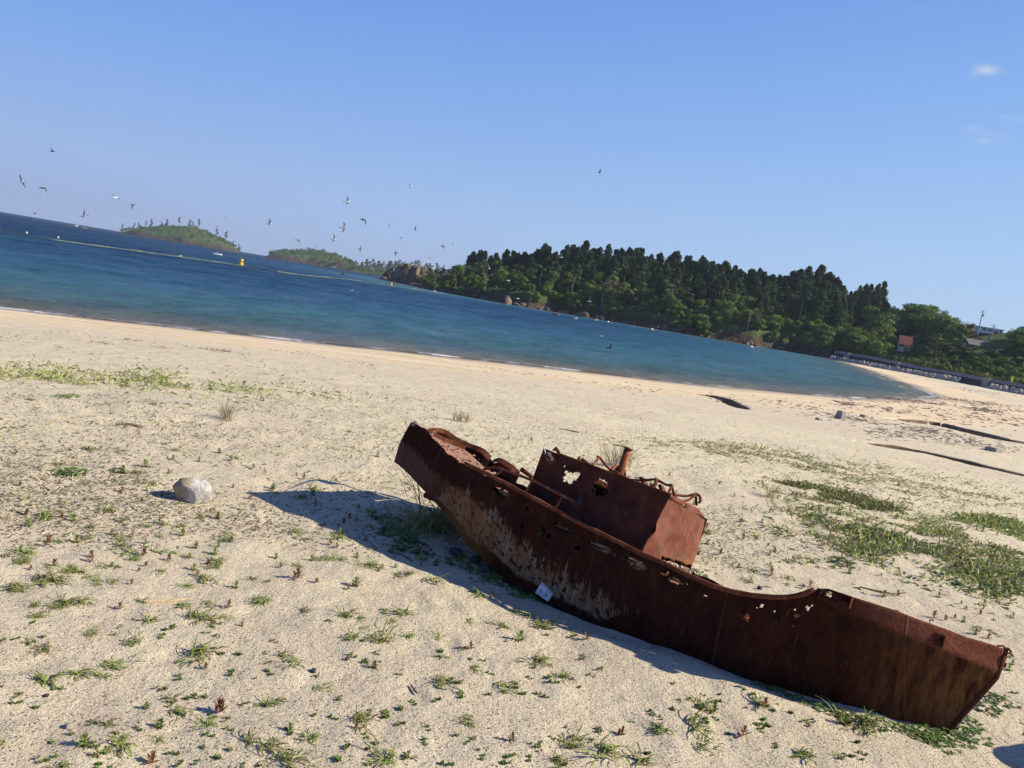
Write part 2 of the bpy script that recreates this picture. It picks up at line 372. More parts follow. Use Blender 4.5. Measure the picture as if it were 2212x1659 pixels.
# ------------------------------------------------------------------ the wrecked boat (local frame: s aft, n towards the viewer's side, z up)
BO = np.array([2.2, 3.30, 0]); BA = np.array([-.8, .6, 0]); BN = np.array([-.6, -.8, 0]); HEEL = math.radians(18.4)
LAT = -BN*math.cos(HEEL)+np.array([0, 0, -math.sin(HEEL)])          # towards the far side, dropping with the heel
BUP = np.cross(LAT, -BA); BUP = BUP/np.linalg.norm(BUP)
if BUP[2] < 0: BUP = -BUP
def SNZ(s, n, z): return BO+BA*s+BN*n+np.array([0, 0, z])
def hit(x, y, n=None, s=None, w=None):
    """point where the line of sight through a picture point meets the boat's own plane n=const, s=const or n=w(s)"""
    d = ray(x, y); c = np.array([0, 0, H])
    if s is not None: return c+d*((s-(c-BO)@BA)/(d@BA))
    if w is None: return c+d*((n-(c-BO)@BN)/(d@BN))
    ts = np.linspace(2.2, 8, 8001); P = c+ts[:, None]*d
    f = (P-BO)@BN-w((P-BO)@BA); i = np.where(np.diff(np.sign(f)) != 0)[0][0]; return P[i]
wT = lambda s: np.interp(s, [-.3, -.116, 0, .2, .5, .9, 1.4, 2, 2.6, 3.2, 3.8], [-.2, -.12, -.03, .11, .26, .36, .385, .385, .355, .30, .26])
wK = lambda s: np.interp(s, [-.3, -.13, 0, .2, .5, .9], [-.2, -.10, .01, .155, .285, .375])
wB = lambda s: np.interp(s, [-.3, 0, .2, .5, .9, 1.4, 2, 2.6, 3.2, 3.8], [-.08, .01, .12, .26, .37, .42, .43, .40, .35, .31])
def sn(P): v = np.asarray(P)-BO; return v@BA, v@BN, P[2]
SH = [(889, 912), (905, 917), (918, 926), (937, 947), (969, 980), (1003, 1001), (1052, 1024), (1111, 1055), (1170, 1086), (1239, 1124), (1292, 1150), (1344, 1176), (1378, 1194), (1430, 1215), (1483, 1242), (1535, 1265), (1591, 1281), (1625, 1287), (1675, 1292), (1710, 1290), (1746, 1282), (1762, 1273), (1789, 1271), (1817, 1281), (1845, 1290), (1924, 1315), (2009, 1347), (2041, 1358), (2087, 1376), (2147, 1393), (2167, 1401)]
BT = [(852, 997), (865, 1006), (892, 1031), (927, 1069), (962, 1109), (990, 1145), (1010, 1176), (1049, 1211)]
T3 = np.array([sn(hit(x, y, w=wT)) for x, y in SH])[::-1]
B3 = np.array([sn(hit(x, y, w=wB)) for x, y in BT])[::-1]
B3 = np.vstack([[[.045, .03, -.06], [.3, wB(.3), -.11], [.9, wB(.9), -.13], [1.6, wB(1.6), -.13], [2.1, wB(2.1), -.10]], B3])
def arc(A):
    return lambda u: np.stack([np.interp(u, np.linspace(0, 1, len(A)) if False else (A[:, 0]-A[0, 0])/(A[-1, 0]-A[0, 0]), A[:, i]) for i in range(3)], -1)
fT, fB = arc(T3), arc(B3)
BW = lambda s: np.interp(s, [-.12, 0, .2, .5, .9, 1.4, 2.2, 2.8, 3.4], [.0, .10, .30, .55, .74, .84, .86, .80, .66])   # beam along the sheer
bulge = lambda u: .012
NU, NVv = 560, 60
u = np.linspace(0, 1, NU); v = np.linspace(0, 1, NVv)                # v 0 bottom, 1 top
PT, PB = fT(u), fB(u)
KN = np.array([sn(hit(x, y, w=wK)) for x, y in [(2158, 1448), (2153, 1440), (2083, 1415), (2030, 1395), (1963, 1369), (1906, 1354), (1847, 1326), (1800, 1300)]])
GR = np.zeros((NU, NVv, 3)); BND = np.zeros((NU, NVv))
for i in range(NU):
    t, b = PT[i], PB[i]; s_ = t[0]
    kf = np.clip((.60-s_)/.38, 0, 1)
    kz = np.interp(s_, KN[:, 0], KN[:, 2]); vk = np.clip((kz-b[2])/(t[2]-b[2]), .5, .97); vk = vk*kf+.9*(1-kf)
    kn = b+(t-b)*vk; kn = kn.copy(); kn[1] += (.068*np.clip(s_/.1+1.3, .35, 1))*kf+.006*(1-kf)
    wk_ = math.exp(-(i/55)**2); kn = kn*(1-wk_)+KN[0]*wk_
    for c in range(3): GR[i, :, c] = np.interp(v, [0, vk, 1], [b[c], kn[c], t[c]])
    BND[i] = kf*(v > vk-.01)
    bul = np.sin(np.clip(v/vk, 0, 1)*math.pi)*.018*np.clip(s_/.5, 0, 1); GR[i, :, 1] += bul
    GR[i, :, 1] += .004*fbm(np.full(NVv, s_*4), v*3, 3)+.004*math.sin(s_*13)*(1-v)*np.clip(s_, 0, 1)
Wp = BO+GR[..., 0:1]*BA+GR[..., 1:2]*BN; Wp[..., 2] += GR[..., 2]
I = np.arange(NU*NVv).reshape(NU, NVv)
Fq = np.stack([I[:-1, :-1], I[1:, :-1], I[1:, 1:], I[:-1, 1:]], -1).reshape(-1, 4)
cen = Wp.reshape(-1, 3)[Fq].mean(1); px, py = PROJ(cen)
HOLES = [(1084, 1064, 19, 8, 32), (1213, 1138, 22, 5, 27), (1298, 1183, 33, 8, 27), (1371, 1216, 28, 9, 27), (1436, 1238, 9, 6, 20), (1458, 1254, 16, 8, 30), (1332, 1199, 5, 5, 0), (1139, 1098, 3, 4, 0), (1129.5, 1136.5, 3.4, 6, 0), (1174, 1149, 5, 9, 10),
 (1250, 1183, 8, 4, -10), (1187, 1157, 5, 4, 0), (1610, 1329, 6.5, 15, -12), (1524, 1287, 3.2, 3.4, 0), (1557, 1301, 1.8, 1.6, 0), (1646, 1308.5, 4.2, 2.4, 0), (1643, 1320, 2, 2, 0), (1674, 1320, 1.9, 2.1, 0), (1683, 1335, 3.3, 2.2, 0), (1721.6, 1330.6, 5.8, 3.5, 10), (1746, 1313, 4.6, 4.2, 0), (1718, 1318, 2, 1.9, 0),
 (1714, 1351.4, 1.9, 1.9, 0), (1634, 1314.5, 2.2, 3.4, 0), (1734, 1316.5, 1.6, 1.6, 0), (1754, 1309, 1.6, 1.6, 0), (1728, 1306, 1.4, 1.3, 0), (1790.4, 1283.4, 6.4, 6.4, 0), (1008, 962, 4, 3, 0), (1035, 967, 5, 4, 0), (1050, 980, 7, 4, 30), (1000, 957, 2, 3, 0), (1110, 1016+0, 6, 4, 30), (1092, 1001+18, 3, 3, 0), (1061, 1005, 2.0, 2, 0), (1114, 1050, 10, 1.8, 27), (1262, 1161, 6, 2, 20), (1302, 1163.5, 4, 1.5, 0), (1242, 1152, 2, 2, 0), (1488, 1262, 3, 1.5, 10)]
jit = fbm(px*.22, py*.22, 3)
hol = np.zeros(len(Fq), bool)
for hx, hy, a, b, ang in HOLES:
    t = math.radians(ang); dx = (px-hx)*math.cos(t)+(py-hy)*math.sin(t); dy = -(px-hx)*math.sin(t)+(py-hy)*math.cos(t)
    hol |= ((dx/a)**2+(dy/b)**2) < 1+.9*jit*(1 if max(a, b) > 6 and not (1785 < hx < 1795) else .3)
# ragged rotted edges at the stern quarter
ss = GR.reshape(-1, 3)[Fq].mean(1)[:, 0]; vv = (Fq[:, 0] % NVv)/NVv
hol |= (vv > .975+.05*fbm(ss*30, ss*3, 3)) & (ss > 2.3)
Fk = Fq[~hol]
# rust materials ------------------------------------------------
def rust(name, hull=False, dark=1.0, orange=.5):
    m = Mat(name, .8, .06)
    p = m.coord('Object')
    n1 = m.noise(p, 9, 6, .68); n2 = m.noise(p, 60, 5, .7); n3 = m.noise(m.coord('Object', (1, 1, .25)), 28, 5, .7)
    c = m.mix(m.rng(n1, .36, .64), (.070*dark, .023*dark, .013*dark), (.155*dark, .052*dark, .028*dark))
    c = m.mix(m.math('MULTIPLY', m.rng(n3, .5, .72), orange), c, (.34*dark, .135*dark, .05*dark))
    c = m.mix(m.rng(n2, .60, .74), c, (.045, .02, .016))
    c = m.mix(m.math('MULTIPLY', m.rng(n2, .37, .30), .25), c, (.30, .16, .10))
    if hull:
        uv = m.coord('UV'); sp = m.new('ShaderNodeSeparateXYZ'); m.l.new(uv, sp.inputs[0]); S, V = sp.outputs[0], sp.outputs[1]
        ed = m.noise(m.coord('UV', (34, 2.6, 1)), 1., 6, .7, .3); ed2 = m.noise(m.coord('UV', (6, 3, 1)), 1., 4, .6)
        top = m.ramp(m.math('DIVIDE', S, 4), [(.20, (-.2,)*3), (.29, (.20,)*3), (.36, (.40,)*3), (.46, (.50,)*3), (.56, (.55,)*3), (.66, (.70,)*3), (.71, (.40,)*3), (.74, (-.1,)*3)])
        tn = m.math('ADD', top, m.math('ADD', m.math('MULTIPLY', m.math('SUBTRACT', ed, .5), .75), m.math('MULTIPLY', m.math('SUBTRACT', ed2, .5), .35)))
        mask = m.rng(m.math('SUBTRACT', tn, V), 0, .09)
        # bottom strip stays dark rust
        bot = m.ramp(m.math('DIVIDE', S, 4), [(.20, (.42,)*3), (.30, (.36,)*3), (.345, (.42,)*3), (.37, (.36,)*3), (.40, (.24,)*3), (.47, (.22,)*3), (.55, (.20,)*3), (.66, (.12,)*3), (.9, (.0,)*3)])
        bn = m.math('ADD', bot, m.math('MULTIPLY', m.math('SUBTRACT', ed2, .5), .22)); mask = m.math('MULTIPLY', mask, m.rng(m.math('SUBTRACT', V, bn), 0, .03))
        spots = m.noise(m.coord('UV', (30, 13, 1)), 1., 4, .62); mask = m.math('MULTIPLY', mask, m.rng(spots, .58, .53))
        drip = m.noise(m.coord('UV', (75, 2.2, 1)), 1., 5, .75, .2)
        tan = m.mix(m.rng(drip, .40, .62), (.27, .195, .115), (.15, .065, .026))
        tan = m.mix(m.rng(m.noise(m.coord('UV', (10, 2, 1)), 1., 4), .5, .66), tan, (.27, .26, .18))
        tan = m.mix(m.rng(drip, .60, .70), tan, (.08, .03, .016))
        c = m.mix(m.math('MULTIPLY', mask, .72), c, tan)
        # muted mauve-brown quarter and orange bloom between the two
        q = m.math('MULTIPLY', m.rng(S, 2.75, 3.0), m.rng(m.math('ADD', V, m.math('MULTIPLY', m.math('SUBTRACT', ed, .5), .5)), .55, .45))
        c = m.mix(m.math('MULTIPLY', q, .65), c, m.mix(m.rng(drip, .4, .65), (.13, .07, .058), (.07, .03, .022)))
        q2 = m.math('MULTIPLY', m.rng(m.math('ABSOLUTE', m.math('SUBTRACT', S, 2.62)), .3, .1, 0, 1), m.rng(m.math('ADD', V, m.math('MULTIPLY', m.math('SUBTRACT', ed, .5), .5)), .6, .5))
        c = m.mix(m.math('MULTIPLY', q2, .5), c, (.20, .085, .025))
        # orange-brown bow
        q3 = m.math('MULTIPLY', m.rng(S, .45, -.05), m.rng(n3, .35, .6)); c = m.mix(m.math('MULTIPLY', q3, .75), c, (.24, .10, .035))
        # vertical runs everywhere
        run = m.noise(m.coord('UV', (24, .7, 1)), 1., 5, .7); c = m.mix(m.math('MULTIPLY', m.rng(run, .52, .7), .55), c, (.05, .017, .012))
        c = m.mix(m.math('MULTIPLY', m.rng(m.noise(m.coord('UV', (55, 3, 1)), 1., 4, .7), .60, .7), .25), c, (.20, .10, .055))
        c = m.mix(m.math('MULTIPLY', m.attr('band'), .8), c, m.mix(m.rng(n2, .35, .65), (.19, .062, .036), (.09, .028, .018)))  # sunlight on the bow's top strake put into the colour as lighter red
    hgt = m.math('ADD', n2, m.math('MULTIPLY', n1, 2))
    if hull:
        for s0, sl_ in ((.20, .35), (.98, .02), (1.72, -.03), (2.46, .05), (2.98, .0)):
            q_ = m.math('ABSOLUTE', m.math('SUBTRACT', m.math('ADD', S, m.math('MULTIPLY', m.math('SUBTRACT', V, .5), -sl_*.3)), s0)); ln_ = m.rng(q_, .002, .007, 1, 0)
            c = m.mix(m.math('MULTIPLY', ln_, .22), c, (.16, .085, .045)); hgt = m.math('ADD', hgt, m.math('MULTIPLY', ln_, 1.6))
        wv_ = m.noise(m.coord('UV', (1.6, 1.5, 1)), 1., 2, .5); hgt = m.math('ADD', hgt, m.math('MULTIPLY', wv_, 9))
    m.col(c); m.bump(hgt, .5, .004)
    m.set(m.b.inputs['Roughness'], m.rng(n1, .3, .7, .62, .92))
    return m.m
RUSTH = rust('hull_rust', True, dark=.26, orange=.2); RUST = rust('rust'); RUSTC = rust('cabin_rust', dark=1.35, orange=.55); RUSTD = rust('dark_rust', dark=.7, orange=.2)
def uvset(me, uvv):
    lay = me.uv_layers.new(name='UVMap'); li = np.empty(len(me.loops), np.int32); me.loops.foreach_get('vertex_index', li)
    lay.data.foreach_set('uv', np.asarray(uvv, np.float32)[li].ravel())
def solid(o, t, off=-1):
    md = o.modifiers.new('plate_thickness', 'SOLIDIFY'); md.thickness = t; md.offset = off; return o
boat = empty('wrecked_boat', SNZ(1.6, 0, 0)); tag(boat, 'rusted steel boat hull lying heeled over in the sand', 'boat wreck')
INV = Matrix.Translation(Vector(SNZ(1.6, 0, 0))).inverted()
def bpart(name, me, parent=boat):
    o = link(name, me, parent)
    if parent is boat: o.matrix_parent_inverse = INV
    return o
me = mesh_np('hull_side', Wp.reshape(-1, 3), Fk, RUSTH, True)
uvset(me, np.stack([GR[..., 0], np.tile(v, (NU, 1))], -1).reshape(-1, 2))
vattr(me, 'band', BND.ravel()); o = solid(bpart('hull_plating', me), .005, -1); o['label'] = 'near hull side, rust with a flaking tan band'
# far side, bottom, transom
def farP(i, d=0, drop=0):
    P = Wp[i, -1]; return P+LAT*(BW(GR[i, -1, 0])-d)-BUP*drop
mb = MB(); idx = list(range(0, NU, 8))+[NU-1]
V = []; Fc = []; uvl = []
for i in idx:
    s_ = GR[i, -1, 0]; low = .07*np.clip(1-abs(s_-.85)/.45, 0, 1)+.004*math.sin(s_*40)+.012*fbm(np.array([s_*6.]), np.array([2.]), 3)[0]
    low += .05*np.clip((s_-2.35)/.1, 0, 1)*np.clip((2.8-s_)/.1, 0, 1)*0
    top = farP(i, 0, low); bot = Wp[i, 0]+LAT*max(BW(s_)-.10, .0)
    keel = Wp[i, 0]+LAT*max(BW(s_)-.1, 0)*.5-BUP*.05*np.clip(s_/.4, 0, 1)
    for q, t in enumerate(np.linspace(0, 1, 7)): V.append(top*(1-t)+bot*t+LAT*.03*math.sin(t*math.pi)); uvl.append((s_+7, 1-t))
    V += [keel, Wp[i, 0]]; uvl += [(s_+7, 0), (s_+7, 0)]
n = 9
for a in range(len(idx)-1):
    for j in range(n-1): Fc.append((a*n+j, a*n+j+1, (a+1)*n+j+1, (a+1)*n+j))
me = mesh_np('hull_far', V, Fc, RUSTH, True); uvset(me, uvl); solid(bpart('hull_plating', me), .005, 1)
# transom
iS = NU-1
V = [Wp[iS, j] for j in range(0, NVv, 6)]+[Wp[iS, -1]]; nV = len(V)
Tn = V+[p+LAT*np.interp(k/(nV-1), [0, 1], [max(BW(3.3)-.12, 0), BW(3.3)]) for k, p in enumerate(V)]
me = mesh_np('transom', Tn, [(k, k+1, nV+k+1, nV+k) for k in range(nV-1)], RUST); solid(bpart('transom', me), .006, 0)
# stem bar
mb = MB(); pts = [Wp[0, j]-BA*.010-BN*.004 for j in (56, 44, 30, 15, 0)]
mb.tube(pts, [.012, .013, .014, .014, .014], 10); me = mb.mesh('stem_bar', RUSTD, True); bpart('stem_bar', me)
# ragged top of the stem: bent scraps, eye plate
mb = MB(); st = Wp[0, -1]
for (dx, dy, dz, L, r) in [(-.02, .01, .005, .05, .004), (.0, .0, 0, .045, .005), (.01, .0, -.02, .05, .004)]:
    p0 = st+np.array([dx, dy, dz]); mb.tube([p0, p0+np.array([L*.5, 0, .004]), p0+np.array([L, .01, -.012])], r, 6)
mb.box(st+np.array([.018, .01, -.03]), .02, .012, .055); mb.box(st+np.array([.012, .006, -.075]), .035, .02, .02)
bpart('stem_fitting', mb.mesh('stem_fitting', RUSTD))
# sheer rounding pipe / rubbing rail along the near edge
pts = [Wp[i, -1]+np.array([0, 0, .002]) for i in range(60, 556, 6) if GR[i, -1, 0] > .62 and GR[i, -1, 0] < 2.75]; pts = [p_-LAT*.003 for p_ in pts]
mb = MB(); mb.tube(pts, .0125, 8, jit=.1); bpart('rub_rail', mb.mesh('rub_rail', rust('rail_rust', dark=1.15, orange=.35), True))
# stern tube on transom corner
mb = MB(); c0 = hit(1*(822.9+.3472*198), 877.8+.3472*100, n=.30); c1 = hit(822.9+.3472*243, 877.8+.3472*142, n=.27)
mb.tube([c0, c1], .022, 14); mg = Mat('weathered_pipe', .7, .3); mg.col(mg.mix(mg.noise(mg.coord('Object'), 40, 4), (.28, .23, .2), (.16, .12, .10)))
bpart('roller_tube', mb.mesh('roller_tube', mg.m, True))
# far-side bulwark cap at the stern: curved flange strip
R1 = lambda x, y: (822.9+.3472*x, 877.8+.3472*y)
def strip(name, outer, width_vec, mat, thick=.004):
    V = []; 
    for p, w in zip(outer, width_vec): V += [p, p+w]
    me = mesh_np(name, V, [(2*i, 2*i+1, 2*i+3, 2*i+2) for i in range(len(outer)-1)], mat, False)
    return solid(bpart(name, me), thick, 0)
cap_px = [(285, 150, .12), (290, 143, -.02), (310, 136, -.16), (350, 134, -.26), (385, 140, -.30), (420, 155, -.32), (470, 190, -.33), (520, 215, -.34), (570, 237, -.34), (610, 250, -.34), (650, 270, -.34), (690, 312, -.34)]
outer = smooth_curve([hit(*R1(x, y), n=n_) for x, y, n_ in cap_px], 3)
CAPM = rust('cap_rust', dark=1.25, orange=.6)
wv = [-BUP*(.036*(.4+.6*min(1, i/9)))+LAT*(-.022) for i in range(len(outer))]
strip('bulwark_cap', outer, wv, CAPM)
inn = [a+b for a, b in zip(outer, wv)]
strip('bulwark', [p+LAT*.012 for p in inn[8:]], [-BUP*.10-LAT*.02 for p in inn[8:]], RUSTD)
outer = smooth_curve([hit(*R1(x, y), n=-.37) for x, y in [(705, 330), (720, 324), (745, 322), (790, 345), (830, 372), (868, 408)]], 3)
strip('bulwark_cap', outer, [-BUP*.035-LAT*.02]*len(outer), CAPM)
strip('bulwark', [p-BUP*.035 for p in outer], [-BUP*.07-LAT*.01]*len(outer), RUSTD)
outer = [hit(*R1(x, y), n=-.36) for x, y in [(875, 392), (900, 410), (940, 440)]]
mb = MB(); mb.tube(outer, [.017, .016, .014], 9); bpart('bent_pipe', mb.mesh('bent_pipe', RUST, True))
# far sheer piece that peeks over in the waist
outer = [hit(1261.8+.2232*x, 1179.5+.2232*y, n=-.40) for x, y in [(1290, 395), (1400, 412), (1500, 425), (1540, 438), (1570, 460), (1620, 488)]]
strip('bulwark_cap', outer, [-BUP*.03-LAT*.012]*len(outer), RUST)
# deck: plating sunk a little under the sheer, rotten and littered
V = []; Fc = []; ns = 150; nl = 22
for a in range(ns):
    s_ = 1.06+2.17*a/(ns-1); i = int(np.clip(np.interp(s_, GR[:, -1, 0], np.arange(NU)), 0, NU-1)); T = Wp[i, -1]
    for b in range(nl):
        f = b/(nl-1); sink = .012+.05*min(1, f*6)+.012*fbm(np.array([s_*7]), np.array([f*7.]), 4)[0]
        if s_ < 2.05: sink += .02
        if s_ > 2.85: sink *= .55
        V.append(T+LAT*(BW(s_)-.02)*f*.97-BUP*sink)
V = np.array(V); cc = V.reshape(ns, nl, 3)
I = np.arange(ns*nl).reshape(ns, nl); Fd = np.stack([I[:-1, :-1], I[:-1, 1:], I[1:, 1:], I[1:, :-1]], -1).reshape(-1, 4)
sm = np.array([1.06+2.17*(f[0]//nl)/(ns-1) for f in Fd]); fm = np.array([(f[0] % nl)/(nl-1) for f in Fd])
gap = (sm > 2.17) & (sm < 2.42) & (fm > .12) & (fm < .9)
gap |= (sm < 1.28) & (fm > .15)
gap |= (fm < .10) & (sm < 2.62)
gap |= (sm > 2.62) & (fm > .80+.08*fbm(sm*14, sm*2, 3))
m = Mat('deck', .9, .15); p = m.coord('Object'); n1 = m.noise(p, 16, 6, .7); n2 = m.noise(p, 70, 4, .7)
c = m.mix(m.rng(n1, .38, .62), (.20, .07, .045), (.26, .15, .11)); c = m.mix(m.rng(n2, .52, .66), c, (.40, .31, .22)); c = m.mix(m.rng(n2, .42, .34), c, (.08, .03, .02))
m.col(c); m.bump(m.math('ADD', n1, n2), .8, .008)
me = mesh_np('deck', V, Fd[~gap], m.m); solid(bpart('deck', me), .006, -1)
# loose rust flakes and splinters lying on the deck
mb = MB()
for k in range(190):
    a = random.uniform(.47, .97); b = random.uniform(.05, .95); q = cc[int(a*(ns-1)), int(b*(nl-1))]
    r = random.uniform(.004, .016); t = random.uniform(0, 6.28)
    R = np.array(Matrix.Rotation(t, 3, 'Z')@Matrix.Rotation(random.uniform(-.5, .5), 3, 'X')@Matrix.Rotation(HEEL, 3, 'X'))
    mb.box(q+np.array([0, 0, .008]), r*random.uniform(1, 4), r, .004, R)
m = Mat('flakes', .9); m.col(m.mix(m.rng(m.noise(m.coord('Object'), 30, 3), .4, .6), (.38, .28, .20), (.16, .06, .035)))
o = bpart('rust_flakes', mb.mesh('rust_flakes', m.m)); o['kind'] = 'stuff'
# bulkhead at the fore end of the aft deck, ribs
mb = MB()
for s_ in (2.16, 2.6, 3.0, 1.5, .7):
    i = int(np.interp(s_, GR[:, -1, 0], np.arange(NU))); T = Wp[i, -1]; B = Wp[i, 0]; w = BW(s_)
    d = -BUP*.06; mb.hexa([T+d+BA*.0, T+d+LAT*(w-.03), B+LAT*(w-.12), B+LAT*.03]+[q+BA*.008 for q in (T+d, T+d+LAT*(w-.03), B+LAT*(w-.12), B+LAT*.03)])
bpart('bulkheads', mb.mesh('bulkheads', RUSTD)).name = 'bulkhead'
# old planking behind the rotted slots
WOOD = Mat('grey_wood', .9, .1); p = WOOD.coord('Object'); n1 = WOOD.noise(p, 30, 5, .7); n2 = WOOD.noise(WOOD.coord('Object', (1, 1, 6)), 30, 5, .7)
WOOD.col(WOOD.mix(WOOD.rng(n2, .40, .62), (.70, .44, .22), (.26, .14, .07))); WOOD.bump(WOOD.math('ADD', n1, n2), 1, .012)
for hx, hy, L in [(1084, 1068, .07), (1213, 1141, .09), (1298, 1189, .13), (1371, 1221, .11), (1452, 1252, .10)]:
    mb = MB(); P = hit(hx, hy, w=wT); tang = BA*L
    for k in range(3):
        off = LAT*(.028+.006*k)-BUP*(-.022+.018*k+random.uniform(-.004, .004))+BA*random.uniform(-.02, .02); c = P+off
        pts = [c-tang*.62, c-tang*.2+BUP*random.uniform(-.004, .004), c+tang*.2+BUP*random.uniform(-.004, .004), c+tang*.62]
        mb.tube(pts, [.008, .011, .010, .007], 6, jit=.35)
    bpart('timber_lining', mb.mesh('timber_lining', WOOD.m))
# scrap curled out of the big hole near the waist
mb = MB(); P = hit(1610, 1329, w=wT)
mb.tube([P+LAT*.02+BUP*.035, P+LAT*.025+BUP*.01, P+LAT*.022-BUP*.015, P+LAT*.03-BUP*.035], [.006, .013, .015, .008], 7, jit=.4); bpart('broken_bracket', mb.mesh('broken_bracket', CAPM))
# white zinc anode near the bottom
c = [hit(x, y, w=wB) for x, y in [(1173, 1257), (1197, 1281), (1187, 1298), (1159, 1279)]]
q = [Vector(p) for p in c]; nrm = (q[1]-q[0]).cross(q[3]-q[0]).normalized(); nrm = nrm if nrm.y < 0 else -nrm
mb = MB(); off = np.array(nrm)*.016; bk = [np.array(p)+np.array(nrm)*.003 for p in q]; ft = [b_+off for b_ in bk]; mb.hexa(bk+ft)
m = Mat('zinc', .55, .4); nn = m.noise(m.coord('Object'), 26, 5, .6); m.col(m.mix(m.rng(nn, .4, .62), (.62, .65, .70), (.36, .39, .46)))
me = mb.mesh('anode_plate', m.m); an = bpart('anode_plate', me); bv = an.modifiers.new('edge', 'BEVEL'); bv.width = .003; bv.segments = 2; an['label'] = 'pale zinc plate bolted low on the hull'
ex = np.array((q[1]-q[0]).normalized()); ctr = sum(ft)/4
mb = MB()
for f, r in ((-.022, .0055), (.018, .008)):
    cc_ = ctr+ex*f; mb.tube([cc_-np.array(nrm)*.004, cc_+np.array(nrm)*.004], r, 12)
m2 = Mat('bolt', .5, .5); m2.col((.2, .21, .24)); bpart('bolt', mb.mesh('bolt', m2.m, False))
# fairleads / brackets on the bow strake
for (x, y, L) in [(1829, 1291, .055), (2028, 1375, .055)]:
    P = hit(x, y+2, w=wT)-LAT*.022; mb = MB()
    R_ = np.stack([BA, -LAT, BUP], -1)
    mb.box(P+BUP*.012, L, .035, .006, R_); mb.box(P-BUP*.035-LAT*.004, L*.9, .030, .006, R_)
    mb.box(P-BA*L*.45-BUP*.012, .006, .035, .05, R_); mb.box(P+BA*L*.4-BUP*.015-LAT*-.008, .005, .018, .045, R_)
    mb.tube([P-LAT*.012-BUP*.028-BA*.015, P-LAT*.02-BUP*.020, P-LAT*.012-BUP*.03+BA*.018], .006, 7)
    bpart('fairlead', mb.mesh('fairlead', RUSTD))
mb = MB(); P = hit(2009, 1347, w=wT); mb.tube([P, P+BUP*.012+BA*.004, P+BUP*.02-BA*.002, P+BUP*.016-BA*.012], .0035, 6); bpart('hook', mb.mesh('hook', RUST, True))
# bulwark break: folded lip at the step of the sheer
P = hit(1765, 1272, w=wT); mb = MB(); mb.hexa([P, P-BA*.05, P-BA*.05+LAT*.05, P+LAT*.05]+[p_+BUP*.006 for p_ in (P, P-BA*.05, P-BA*.05+LAT*.05, P+LAT*.05)])
P2 = hit(1779, 1273, w=wT)-LAT*.006; mb.tube([P2, P2-BUP*.02+BA*.008, P2-BUP*.045+BA*.006], .007, 8); bpart('bulwark_lip', mb.mesh('bulwark_lip', RUST))
# handrail over the near sheer
rp = [hit(*R1(x, y), n=n_) for x, y, n_ in [(640, 390, .30), (680, 385, .30), (720, 384, .30), (765, 393, .30), (850, 425, .30), (940, 460, .31), (1020, 497, .31), (1100, 540, .31), (1205, 592, .31)]]
PIPE = rust('pipe_rust', dark=1.3, orange=.75)
mb = MB(); mb.tube(smooth_curve(rp, 4), .0085, 9, jit=.08); hr = bpart('handrail', mb.mesh('handrail', PIPE, True))
for a, b in [((758, 395), (712, 432)), ((943, 462), (900, 535)), ((1134, 556), (1084, 640))]:
    mb = MB(); A_ = hit(*R1(*a), n=.305); B_ = hit(*R1(*b), w=lambda s: wT(s)-.012); mb.tube([B_, B_*.5+A_*.5, A_], .0085, 9, jit=.1); bpart('stanchion', mb.mesh('stanchion', PIPE, True))
# shaft stub under the stern
mb = MB(); a = hit(*R1(275, 552), n=.1); b = hit(*R1(345, 580), n=.1); mb.tube([a, b, b+(b-a)*2.5], .02, 8); bpart('shaft_tube', mb.mesh('shaft_tube', RUSTD, True))
# ---------------- cabin
cab = empty('cabin', SNZ(1.8, 0, .35)); cab.parent = boat; cab.matrix_parent_inverse = INV
CINV = Matrix.Translation(Vector(SNZ(1.8, 0, .35))).inverted()
def cpart(name, me):
    o = link(name, me, cab); o.matrix_parent_inverse = CINV; return o
A0 = SNZ(1.503, .30, .365); A1 = SNZ(1.45, .18, .70); Cw = .775
Bv = hit(1211, 982, n=.17); B0 = Bv+(A0-A1)+BA*.03
nu, nv = 150, 70
V = np.zeros((nu, nv, 3))
for i in range(nu):
    f = i/(nu-1)
    for j in range(nv):
        g = j/(nv-1); V[i, j] = (A0*(1-f)+B0*f)*(1-g)+(A1*(1-f)+Bv*f)*g
fr = np.linspace(0, 1, nu)[:, None]; gg = np.linspace(0, 1, nv)[None]
V += (BN*1.)[None, None]*(.012*fbm(fr*4+0*gg, gg*3+0*fr, 3))[..., None]
I = np.arange(nu*nv).reshape(nu, nv); Fq = np.stack([I[:-1, :-1], I[:-1, 1:], I[1:, 1:], I[1:, :-1]], -1).reshape(-1, 4)
cen = V.reshape(-1, 3)[Fq].mean(1); px, py = PROJ(cen); jit = fbm(px*.2, py*.2, 4); hol = np.zeros(len(Fq), bool)
for hx, hy, a, b in [(1231, 1032, 15, 11), (1219, 1007, 2, 2), (1224, 1020, 4, 4), (1297, 1053, 15, 18), (1253, 1036, 3, 2), (1243, 1028, 9, 7)]:
    hol |= ((px-hx)/a)**2+((py-hy)/b)**2 < 1+1.3*jit
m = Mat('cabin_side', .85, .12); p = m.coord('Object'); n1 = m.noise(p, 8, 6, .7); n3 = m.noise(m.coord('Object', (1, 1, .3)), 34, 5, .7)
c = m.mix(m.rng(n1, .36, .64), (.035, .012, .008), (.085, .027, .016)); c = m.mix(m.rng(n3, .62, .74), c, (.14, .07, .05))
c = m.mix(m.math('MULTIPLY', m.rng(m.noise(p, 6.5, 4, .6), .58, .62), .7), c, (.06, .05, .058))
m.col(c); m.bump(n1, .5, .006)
o = cpart('side_wall', mesh_np('cabin_side', V.reshape(-1, 3), Fq[~hol], m.m, True)); solid(o, .005, -1)
